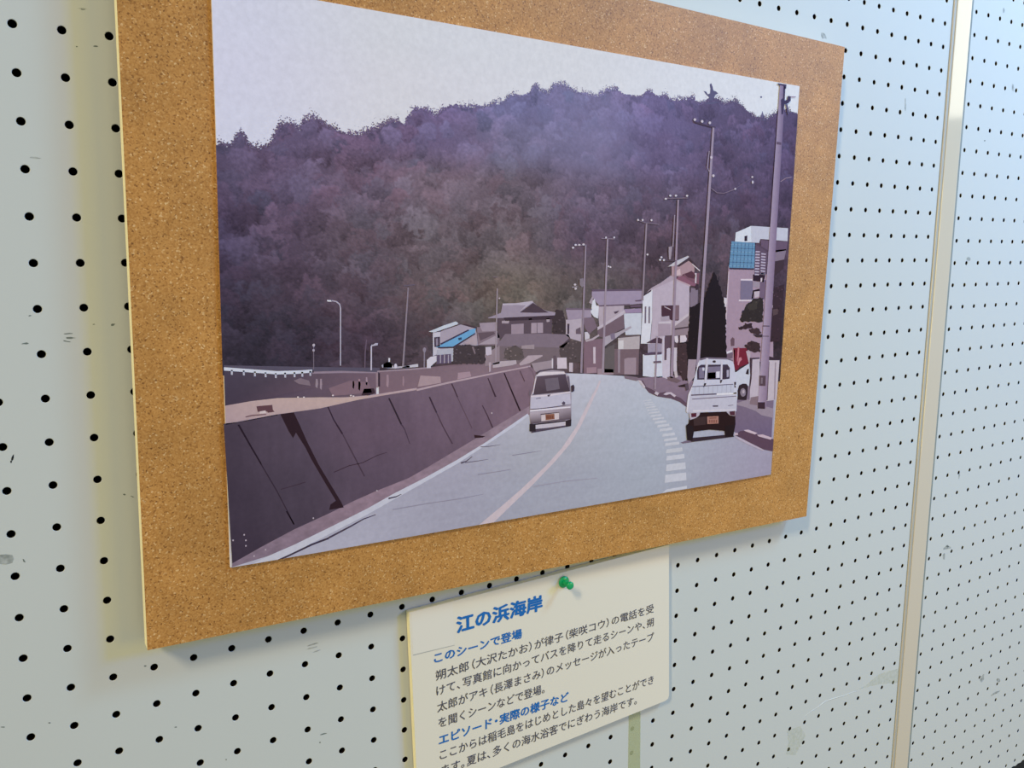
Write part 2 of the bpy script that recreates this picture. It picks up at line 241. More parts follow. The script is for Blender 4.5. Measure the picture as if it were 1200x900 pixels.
TEXT = [
 ('title','江の浜海岸',[292.46, 404.07],[370.42, 403.79],14.23,0.042,ink_blue),
 ('heading','このシーンで登場',[273.01, 422.98],[351.01, 422.7],8.76,0.03,ink_blue),
 ('text_line','朔太郎（大沢たかお）が律子（柴咲コウ）の電話を受',[274.09, 437.28],[491.03, 434.64],8.84,0.01,ink_grey),
 ('text_line','けて、写真館に向かってバスを降りて走るシーンや、朔',[274.41, 449.88],[491.51, 447.55],8.90,0.01,ink_grey),
 ('text_line','太郎がアキ（長澤まさみ）のメッセージが入ったテープ',[275.0, 463.49],[492.23, 461.76],8.97,0.01,ink_grey),
 ('text_line','を聞くシーンなどで登場。',[275.83, 476.65],[373.58, 476.99],9.04,0.01,ink_grey),
 ('heading','エピソード・実際の様子など',[276.0, 491.04],[398.12, 491.57],9.26,0.03,ink_blue),
 ('text_line','ここからは稲毛島をはじめとした島々を望むことができ',[276.55, 503.73],[493.27, 503.72],9.18,0.01,ink_grey),
 ('text_line','ます。夏は、多くの海水浴客でにぎわう海岸です。',[277.84, 517.15],[474.06, 517.86],9.26,0.01,ink_grey)]
GLYPHS = {}
def glyph(ch):
    if ch not in GLYPHS:
        c = bpy.data.curves.new('glyph', 'FONT'); c.body = ch; c.resolution_u = 2
        t = bpy.data.objects.new('glyph', c); COL.objects.link(t); bpy.context.view_layer.update()
        g = bpy.data.meshes.new_from_object(t.evaluated_get(bpy.context.evaluated_depsgraph_get()))
        a = np.empty(len(g.vertices)*3); g.vertices.foreach_get('co', a)
        GLYPHS[ch] = (a.reshape(-1, 3), [list(q.vertices) for q in g.polygons])
        bpy.data.objects.remove(t, do_unlink=True); bpy.data.curves.remove(c); bpy.data.meshes.remove(g)
    return GLYPHS[ch]
for nm, body, p0, p1, hh, off, mt in TEXT:
    pen = 0.0; co = []; pf = []; nv = 0
    for ch in body:                          # set the line glyph by glyph; brackets and stops take half a space
        gco, gpf = glyph(ch)
        adv, shift = (0.55, -0.45) if ch == '（' else (0.55, 0.0) if ch in '）、。' else (0.6, -0.2) if ch == '・' else (1.0, 0.0)
        if len(gco):
            co.append(gco + np.array([pen+shift, 0, 0])); pf += [[i+nv for i in f_] for f_ in gpf]; nv += len(gco)
        pen += adv
    co = np.concatenate(co)
    x0, x1 = co[:, 0].min(), co[:, 0].max(); y0 = -0.12
    d = np.array(p1)-np.array(p0); ln = np.hypot(*d); ex = d/ln; ey = np.array([ex[1], -ex[0]])        # ey points up the card
    vs_ = []; fs_ = []
    shifts = [(0, 0)] if not off else [(off*math.cos(a*math.pi/4), off*0.8*math.sin(a*math.pi/4)) for a in range(8)]   # heavier strokes for the headings
    for q, (sx_, sy_) in enumerate(shifts):
        X = (co[:, 0]+sx_-x0)/(x1-x0)*ln; Y = (co[:, 1]+sy_-y0)*hh
        U = p0[0]+X*ex[0]+Y*ey[0]; Vv = p0[1]+X*ex[1]+Y*ey[1]
        fs_ += [[i+len(vs_)*len(co) for i in f_] for f_ in pf]
        vs_.append(np.stack([U/1000-CO.x, np.full(len(U), -0.00618-0.000004*q)-CO.y, WALL_Z-Vv/1000-CO.z], -1))
    vv = np.concatenate(vs_); me = bpy.data.meshes.new(nm); me.from_pydata([tuple(r) for r in vv], [], fs_)
    me.vertices.foreach_set('co', vv.ravel()); me.materials.clear(); me.materials.append(mt); me.update()
    o = bpy.data.objects.new(nm, me); COL.objects.link(o); o.parent = card_root
    o['label'] = 'bold blue lettering' if mt is ink_blue else 'grey printed text line'

# ------------------------------------------------------------------ push pin
pin_m = material('green_plastic', (0, 0.33, 0.11), 0.3, 0.5)
steel = material('pin_steel', (0.5, 0.5, 0.5), 0.3, 0.5); steel.node_tree.nodes['Principled BSDF'].inputs['Metallic'].default_value = 1.0
PU, PV, PH, TU, TV = (391.22, 383.45, 11.0, 390.99, 383.43)
pin = tag(empty('push_pin', P3(PU, PV, -6.2)), 'green plastic push pin holding the caption card', 'pin')
def lathe(name, prof, mat, parent, n=28):
    """profile of (radius, height) along the pin axis, mm; the axis leans from the card towards the pin's cap"""
    ax = (P3(TU, TV, -6.2-PH) - P3(PU, PV, -6.2)).normalized(); s = ax.cross(Vector((0, 0, 1))).normalized(); q = s.cross(ax)
    V = []; F = []
    for r, h in prof:
        for k in range(n): V.append((ax*h + s*r*math.cos(2*math.pi*k/n) + q*r*math.sin(2*math.pi*k/n))/1000)
    for i in range(len(prof)-1):
        for k in range(n): F.append([i*n+k, i*n+(k+1) % n, (i+1)*n+(k+1) % n, (i+1)*n+k])
    F.append(list(range(n))[::-1]); F.append([(len(prof)-1)*n+k for k in range(n)])
    return mesh_obj(name, V, F, mat, parent, smooth=True)
lathe('collar', [(1.2, 0.2), (4.2, 0.25), (4.9, 0.7), (5.0, 1.2), (4.6, 1.8), (2.6, 2.3)], pin_m, pin)
lathe('grip', [(2.5, 2.2), (2.2, 3.0), (2.0, 5.5), (2.3, PH-2.8), (2.6, PH-2.4)], pin_m, pin)
lathe('cap', [(2.2, PH-2.6), (3.1, PH-2.3), (3.3, PH-1.6), (3.3, PH-0.7), (2.9, PH-0.1), (1.4, PH+0.1)], pin_m, pin)
lathe('needle', [(0.5, -5.0), (0.5, 0.4), (0.3, 0.5)], steel, pin, 10)

# ------------------------------------------------------------------ strip of old tape under the card
tape_m = bpy.data.materials.new('yellowed_tape'); tape_m.use_nodes = True
N, L, b = nodes(tape_m)
b.inputs['Base Color'].default_value = (0.55, 0.57, 0.33, 1); b.inputs['Roughness'].default_value = 0.4; b.inputs['Alpha'].default_value = 0.38
TAPEQ = [[470.2,520.1],[483.8,519.2],[485.7,592.2],[471.2,587.0]]
tape = slab('adhesive_tape', TAPEQ, -0.22, -0.08, tape_m, None, P3(TAPEQ[0][0], TAPEQ[0][1]), 0)
tape.location = P3(TAPEQ[0][0], TAPEQ[0][1])
tag(tape, 'vertical strip of yellowed see-through tape on the pegboard below the caption card', 'tape')

# ------------------------------------------------------------------ the photo print: a flat picture, printed in flat areas of ink on its paper
PRQ = [[133.1,-32.9],[632.0,-28.7],[620.3,322.6],[126.2,311.8]]
pr = tag(empty('photo_print', P3(*[sum(c[k] for c in PRQ)/4 for k in (0, 1)], -18)), 'large photo print of a coast road with van and truck, mounted on cork board', 'photograph')
PO = pr.location.copy()
paper_m = material('print_paper_white', (0.86, 0.86, 0.88), 0.4, 0.3)
slab('print_paper', PRQ, -19.6, -18.0, paper_m, pr, PO)
ink_m = bpy.data.materials.new('photo_ink'); ink_m.use_nodes = True
N, L, b = nodes(ink_m)
b.inputs['Roughness'].default_value = 0.5; b.inputs['Specular IOR Level'].default_value = 0.08
ca = N.new('ShaderNodeVertexColor'); ca.layer_name = 'Col'
tc = N.new('ShaderNodeTexCoord'); nz = N.new('ShaderNodeTexNoise'); nz.inputs['Scale'].default_value = 330; nz.inputs['Detail'].default_value = 5; L.new(tc.outputs['Object'], nz.inputs['Vector'])
rp = N.new('ShaderNodeValToRGB'); rp.color_ramp.elements[0].position = 0.25; rp.color_ramp.elements[1].position = 0.75
rp.color_ramp.elements[0].color = (0.94, 0.935, 0.94, 1); rp.color_ramp.elements[1].color = (1.05, 1.05, 1.05, 1)
L.new(nz.outputs['Fac'], rp.inputs['Fac']); L.new(mul(ca.outputs['Color'], rp.outputs['Color']), b.inputs['Base Color'])

def layer_w(k): return -19.62 - 0.035*k
def inside(uv):
    """keep printed areas on the paper"""
    return uv
OBJ = {}
def get_parent(path):
    p = path.rsplit('/', 1)
    return OBJ[p[0]] if len(p) > 1 else pr
def clip_poly(pts, cols):
    """Sutherland-Hodgman against the paper's four edges"""
    c = sum((np.array(q, float) for q in PRQ))/4
    for i in range(4):
        a = np.array(PRQ[i], float); d = np.array(PRQ[(i+1) % 4], float)-a; nrm = np.array([-d[1], d[0]])
        if np.dot(c-a, nrm) < 0: nrm = -nrm
        s = [float(np.dot(np.array(p)-a, nrm)) for p in pts]
        if min(s) >= 0: continue
        np_, nc = [], []
        for k in range(len(pts)):
            k2 = (k+1) % len(pts)
            if s[k] >= 0: np_.append(pts[k]); nc.append(cols[k])
            if (s[k] >= 0) != (s[k2] >= 0):
                t = s[k]/(s[k]-s[k2])
                np_.append(tuple(np.array(pts[k])*(1-t)+np.array(pts[k2])*t)); nc.append(np.array(cols[k])*(1-t)+np.array(cols[k2])*t)
        pts, cols = np_, nc
        if len(pts) < 3: return [], []
    return pts, cols
def vnoise(x, y, seed):
    """smooth value noise on arrays"""
    r = np.random.RandomState(seed).rand(64, 64)
    xi = np.floor(x).astype(int); yi = np.floor(y).astype(int); fx = x-xi; fy = y-yi
    fx = fx*fx*(3-2*fx); fy = fy*fy*(3-2*fy)
    g = lambda a, b_: r[a % 64, b_ % 64]
    return (g(xi, yi)*(1-fx)+g(xi+1, yi)*fx)*(1-fy) + (g(xi, yi+1)*(1-fx)+g(xi+1, yi+1)*fx)*fy
def fbm(x, y, seed, octaves=4):
    s = 0; a = 1.0; t = 0
    for k in range(octaves): s = s+a*vnoise(x*2**k, y*2**k, seed+k); t += a; a *= 0.55
    return s/t - 0.5
def resample(line, n):
    line = np.array(line, float); d = np.r_[0, np.cumsum(np.hypot(*np.diff(line, axis=0).T))]; q = np.linspace(0, d[-1], n)
    return np.stack([np.interp(q, d, line[:, 0]), np.interp(q, d, line[:, 1])], -1)
def patch(name, layer, top, bot, n, m, colfn, parent=None, rough=0.0):
    """ruled surface between two lines, coloured by colfn(u, v, s, t)"""
    A = resample(top, n); B = resample(bot, n)
    if rough:
        j = fbm(A[:, 0]*0.9, A[:, 0]*0+3.3, 91, 3)*2*rough + (np.abs(vnoise(A[:, 0]*1.9, A[:, 0]*0+7.7, 17)-0.5)-0.25)*rough*1.4
        A[:, 1] -= j
    t = np.linspace(0, 1, m)
    G = A[:, None, :]*(1-t[None, :, None]) + B[:, None, :]*t[None, :, None]
    s = np.repeat(np.linspace(0, 1, n)[:, None], m, 1); T = np.repeat(t[None], n, 0)
    cols = colfn(G[..., 0], G[..., 1], s, T).reshape(-1, 3)
    w = layer_w(layer)
    V = np.stack([G[..., 0]/1000-PO.x, np.full(G.shape[:2], w/1000-PO.y), WALL_Z-G[..., 1]/1000-PO.z], -1).reshape(-1, 3)
    F = [[i*m+j, i*m+j+1, (i+1)*m+j+1, (i+1)*m+j] for i in range(n-1) for j in range(m-1)]
    o = mesh_obj(name, V, F, ink_m, parent or pr, cols=np.clip(cols, 0.001, 1))
    return o
def grid_fn(us, vs, table):
    T = np.array([[srgb(h) for h in row] for row in table])             # [u][v][3]
    us = np.array(us); vs = np.array(vs)
    def f(u, v):
        i = np.clip(np.searchsorted(us, u)-1, 0, len(us)-2); j = np.clip(np.searchsorted(vs, v)-1, 0, len(vs)-2)
        a = np.clip((u-us[i])/(us[i+1]-us[i]), 0, 1); b_ = np.clip((v-vs[j])/(vs[j+1]-vs[j]), 0, 1)
        a = (a*a*(3-2*a))[..., None]; b_ = (b_*b_*(3-2*b_))[..., None]
        return (T[i, j]*(1-a)+T[i+1, j]*a)*(1-b_) + (T[i, j+1]*(1-a)+T[i+1, j+1]*a)*b_
    return f
# sky
sky_f = grid_fn(*([130.5, 254.5, 407.4, 631.5], [-57.4, -23.4, 11.3, 58.7], [[[219, 211, 231], [219, 212, 232], [220, 212, 233], [220, 213, 234]], [[219, 211, 217], [220, 212, 219], [222, 212, 220], [223, 213, 221]], [[216, 207, 208], [220, 210, 213], [222, 212, 216], [223, 213, 218]], [[216, 207, 210], [219, 209, 210], [220, 210, 212], [220, 211, 214]]]))
OBJ['printed_sky'] = patch('printed_sky', 0, [PRQ[0], PRQ[1]], [PRQ[3], PRQ[2]], 60, 44, lambda u, v, s, t: sky_f(u, v))
# wooded hill: crowns of trees, paler and lower in contrast around the upper middle
hill_f = grid_fn(*([128.2, 166.9, 216.5, 271.5, 332.9, 401.8, 470.5, 547.6, 634.8], [11.8, 41.1, 70.9, 107.3, 144.5, 176.0, 208.1], [[[103, 88, 121], [100, 85, 117], [90, 75, 101], [76, 62, 87], [62, 51, 69], [51, 42, 56], [48, 41, 54]], [[107, 90, 122], [104, 87, 118], [98, 80, 106], [87, 70, 90], [73, 59, 75], [56, 46, 61], [50, 42, 56]], [[111, 93, 124], [108, 89, 118], [105, 85, 105], [99, 82, 95], [84, 68, 81], [72, 54, 69], [64, 50, 61]], [[110, 94, 133], [112, 93, 125], [115, 94, 107], [105, 88, 96], [97, 80, 85], [81, 65, 74], [70, 56, 65]], [[116, 106, 142], [119, 107, 135], [112, 93, 104], [106, 88, 94], [110, 94, 88], [95, 80, 78], [78, 64, 68]], [[126, 114, 147], [125, 112, 142], [108, 89, 108], [88, 70, 86], [96, 81, 82], [89, 74, 75], [75, 60, 66]], [[110, 93, 127], [108, 90, 121], [93, 75, 94], [82, 63, 75], [81, 63, 71], [74, 57, 66], [66, 49, 59]], [[92, 74, 100], [87, 68, 91], [83, 63, 83], [83, 64, 75], [76, 59, 67], [63, 46, 55], [55, 39, 48]], [[86, 67, 94], [81, 61, 86], [76, 56, 77], [71, 52, 67], [67, 47, 60], [59, 41, 51], [52, 37, 45]]]))
def hill_col(u, v, s, t):
    base = hill_f(u, v)
    rs = np.random.RandomState(3); K = 1500
    u0, u1, v0, v1 = u.min(), u.max(), v.min(), v.max()
    cv = np.sort(rs.uniform(v0-6, v1+10, K)); cu = rs.uniform(u0-8, u1+8, K)
    rr = rs.uniform(6, 15, K)*(0.8+0.5*(cv-v0)/(v1-v0)); br = np.clip(rs.normal(0, 1, K), -1.6, 1.9); hu = rs.normal(0, 1, K)
    lum = np.zeros(u.shape); hue = np.zeros(u.shape)
    rag = fbm(u*0.16, v*0.18, 5, 4)*1.5 + fbm(u*0.5, v*0.55, 8, 3)*0.55
    leaf = fbm(u*0.55, v*0.62, 33, 3); twig = fbm(u*1.3, v*1.3, 35, 2)
    for k in range(K):                       # each crown in front covers those behind it
        dy = (v-cv[k])/(rr[k]*0.85); dx = (u-cu[k])/rr[k]
        d = np.sqrt(dx*dx+dy*dy) + rag
        m = np.clip((1.0-d)*5, 0, 1)
        sh = 0.15*br[k] - 0.19*np.clip(dy, -1, 1.2) - 0.05*dx + (0.55+0.1*br[k])*leaf
        lum = lum*(1-m) + sh*m; hue = hue*(1-m) + hu[k]*m
    broad = fbm(u*0.03, v*0.03, 44, 3)
    pale_spot = np.exp(-(((u-400)/95.0)**2 + ((v-35)/40.0)**2))
    amp = 1.0-0.65*pale_spot
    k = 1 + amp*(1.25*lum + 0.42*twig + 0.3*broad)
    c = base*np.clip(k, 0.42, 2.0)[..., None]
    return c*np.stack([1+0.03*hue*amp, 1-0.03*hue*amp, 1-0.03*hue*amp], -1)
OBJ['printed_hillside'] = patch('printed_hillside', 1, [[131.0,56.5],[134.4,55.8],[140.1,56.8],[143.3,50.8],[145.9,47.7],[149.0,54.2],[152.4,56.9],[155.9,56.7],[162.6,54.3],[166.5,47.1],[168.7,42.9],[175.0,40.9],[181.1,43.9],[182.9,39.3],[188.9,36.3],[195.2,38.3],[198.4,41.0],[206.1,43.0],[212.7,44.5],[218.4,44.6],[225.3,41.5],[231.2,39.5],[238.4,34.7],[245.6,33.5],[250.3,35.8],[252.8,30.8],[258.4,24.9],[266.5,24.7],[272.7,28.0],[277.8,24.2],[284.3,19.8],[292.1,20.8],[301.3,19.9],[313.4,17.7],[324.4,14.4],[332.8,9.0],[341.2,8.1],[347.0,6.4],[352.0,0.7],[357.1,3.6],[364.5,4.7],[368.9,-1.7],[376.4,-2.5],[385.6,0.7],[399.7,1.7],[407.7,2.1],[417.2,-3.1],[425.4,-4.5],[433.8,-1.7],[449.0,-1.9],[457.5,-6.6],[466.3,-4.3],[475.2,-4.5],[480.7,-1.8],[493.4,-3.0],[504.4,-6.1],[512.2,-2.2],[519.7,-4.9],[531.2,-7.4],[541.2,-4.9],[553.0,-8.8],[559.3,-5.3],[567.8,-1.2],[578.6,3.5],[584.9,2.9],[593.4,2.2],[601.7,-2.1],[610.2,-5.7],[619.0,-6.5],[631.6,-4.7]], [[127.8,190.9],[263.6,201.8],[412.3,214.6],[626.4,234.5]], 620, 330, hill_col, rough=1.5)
SK = resample([[131.0,56.5],[134.4,55.8],[140.1,56.8],[143.3,50.8],[145.9,47.7],[149.0,54.2],[152.4,56.9],[155.9,56.7],[162.6,54.3],[166.5,47.1],[168.7,42.9],[175.0,40.9],[181.1,43.9],[182.9,39.3],[188.9,36.3],[195.2,38.3],[198.4,41.0],[206.1,43.0],[212.7,44.5],[218.4,44.6],[225.3,41.5],[231.2,39.5],[238.4,34.7],[245.6,33.5],[250.3,35.8],[252.8,30.8],[258.4,24.9],[266.5,24.7],[272.7,28.0],[277.8,24.2],[284.3,19.8],[292.1,20.8],[301.3,19.9],[313.4,17.7],[324.4,14.4],[332.8,9.0],[341.2,8.1],[347.0,6.4],[352.0,0.7],[357.1,3.6],[364.5,4.7],[368.9,-1.7],[376.4,-2.5],[385.6,0.7],[399.7,1.7],[407.7,2.1],[417.2,-3.1],[425.4,-4.5],[433.8,-1.7],[449.0,-1.9],[457.5,-6.6],[466.3,-4.3],[475.2,-4.5],[480.7,-1.8],[493.4,-3.0],[504.4,-6.1],[512.2,-2.2],[519.7,-4.9],[531.2,-7.4],[541.2,-4.9],[553.0,-8.8],[559.3,-5.3],[567.8,-1.2],[578.6,3.5],[584.9,2.9],[593.4,2.2],[601.7,-2.1],[610.2,-5.7],[619.0,-6.5],[631.6,-4.7]], 1500)
rs = np.random.RandomState(12); LV = []; LF = []; LC = []
for q in range(5200):                        # loose leaves and twigs along the skyline
    k = rs.randint(len(SK)); up = abs(rs.normal(0, 1.5)) - 0.6
    if vnoise(np.array([SK[k, 0]*0.12]), np.array([2.5]), 23)[0] < 0.30 and up > 0.3: continue
    cx, cy = SK[k, 0]+rs.normal(0, 0.5), SK[k, 1]-up*(0.6+1.5*vnoise(np.array([SK[k, 0]*0.2]), np.array([7.5]), 29)[0])
    r = rs.uniform(0.25, 0.62)*(1.1-0.18*max(up, 0)); a0 = rs.uniform(0, 6.28); n = 5
    if not (SK[:, 0].min()+1 < cx < SK[:, 0].max()-2): continue
    b0 = len(LV); w = layer_w(1.5)
    LV += [P3(cx+r*1.3*math.cos(a0+i*6.283/n)*rs.uniform(0.6, 1.2), cy+r*math.sin(a0+i*6.283/n)*rs.uniform(0.6, 1.2), w-0.00002*q)-PO for i in range(n)]
    c = hill_f(np.array([cx]), np.array([SK[k, 1]+3]))[0]*rs.uniform(0.75, 1.5); LC += [c]*n
    LF.append(list(range(b0, b0+n)))
fo = mesh_obj('skyline_foliage', LV, LF, ink_m, OBJ['printed_hillside'], cols=LC); fo['kind'] = 'stuff'
OBJ['printed_hillside']['label'] = 'wooded hill printed in the picture'
# ground
road_f = grid_fn(*([125.7, 200.4, 276.0, 364.1, 467.9, 621.4], [207.2, 233.0, 265.7, 299.0, 353.5], [[[184, 174, 194], [184, 175, 194], [180, 174, 195], [188, 180, 200], [190, 182, 202]], [[183, 176, 193], [182, 175, 193], [180, 172, 192], [179, 171, 191], [180, 172, 193]], [[187, 179, 194], [181, 172, 188], [172, 163, 182], [169, 161, 180], [170, 162, 181]], [[197, 188, 202], [189, 181, 195], [175, 169, 182], [168, 163, 179], [164, 158, 174]], [[190, 183, 197], [185, 181, 194], [177, 175, 189], [170, 168, 182], [163, 159, 174]], [[176, 166, 177], [175, 165, 177], [166, 154, 171], [163, 149, 168], [159, 143, 164]]]))
def road_col(u, v, s, t):
    k = 1 + 0.10*fbm(u*0.05, v*0.35, 60, 4) + 0.05*fbm(u*0.5, v*0.8, 70, 2)
    return road_f(u, v)*k[..., None]
OBJ['printed_road'] = patch('printed_road', 10, [[333.0,205.2],[387.3,209.0],[412.2,211.6],[438.3,214.9],[451.8,217.7],[503.7,223.9],[621.9,236.6]], [[126.2,311.8],[620.3,322.6]], 160, 110, road_col)
sea_f = grid_fn(*([125.7, 166.5, 224.4, 289.7, 356.1], [193.2, 233.9, 269.5, 330.4], [[[80, 65, 82], [76, 62, 79], [70, 57, 74], [63, 49, 67]], [[95, 78, 97], [89, 73, 91], [80, 66, 83], [72, 58, 75]], [[112, 91, 108], [106, 84, 103], [99, 80, 99], [91, 72, 89]], [[122, 98, 115], [117, 93, 112], [111, 88, 106], [105, 83, 100]], [[136, 107, 122], [131, 102, 118], [124, 97, 114], [115, 90, 107]]]))
def sea_col(u, v, s, t):
    k = 1 + 0.22*fbm(u*0.07, v*0.05, 80, 4) + 0.16*fbm(s*60, t*3, 84, 3) + 0.06*fbm(u*0.7, v*0.7, 88, 2) - 0.05*t
    return sea_f(u, v)*k[..., None]
OBJ['printed_sea_wall'] = patch('printed_sea_wall', 11, [[126.8,220.3],[134.9,220.2],[159.6,217.9],[187.2,216.8],[213.4,213.6],[230.8,212.3],[255.6,210.7],[281.2,207.4],[323.3,203.1],[349.0,200.7],[354.1,205.6]], [[127.4,309.2],[146.0,301.9],[166.8,294.4],[191.4,287.4],[206.6,282.3],[223.8,277.6],[248.6,271.9],[262.5,266.5],[301.1,250.6],[318.3,243.3],[346.6,231.5],[354.3,227.6]], 240, 70, sea_col)
OBJ['printed_sea_wall']['label'] = 'dark concrete sea wall printed in the picture'
kerb_f = grid_fn(*([124.9, 223.9, 356.3], [216.6, 270.0, 334.1], [[[140, 116, 133], [138, 115, 133], [132, 111, 131]], [[147, 121, 137], [148, 121, 138], [149, 122, 139]], [[150, 124, 139], [150, 125, 140], [151, 126, 142]]]))
def kerb_col(u, v, s, t):
    k = 1 + 0.5*fbm(u*0.25, v*0.4, 50, 4)
    return kerb_f(u, v)*k[..., None]
OBJ['printed_gutter'] = patch('printed_gutter', 11, [[127.4,309.2],[146.0,301.9],[166.8,294.4],[191.4,287.4],[206.6,282.3],[223.8,277.6],[248.6,271.9],[262.5,266.5],[301.1,250.6],[318.3,243.3],[346.6,231.5],[354.3,227.6]], [[127.2,311.6],[150.2,308.7],[166.9,305.1],[193.6,296.9],[217.3,289.7],[236.2,282.5],[262.4,273.9],[286.9,264.9],[311.0,254.6],[333.1,244.3],[346.7,238.0],[354.3,234.2]], 200, 8, kerb_col)
pave_f = grid_fn(*([452.7, 525.1, 624.0], [221.7, 252.0, 290.4], [[[134, 109, 126], [130, 106, 124], [127, 105, 125]], [[140, 112, 129], [117, 95, 116], [111, 91, 117]], [[145, 120, 133], [124, 102, 123], [110, 90, 117]]]))
OBJ['printed_pavement'] = patch('printed_pavement', 11, [[451.8,217.7],[493.8,218.8],[554.5,223.4],[619.0,228.3]], [[462.0,224.9],[472.4,230.8],[492.6,236.2],[510.6,245.2],[566.1,274.6],[591.1,286.2],[618.4,299.3]], 60, 24, lambda u, v, s, t: pave_f(u, v)*(1+0.14*fbm(u*0.2, v*0.5, 55, 3))[..., None])

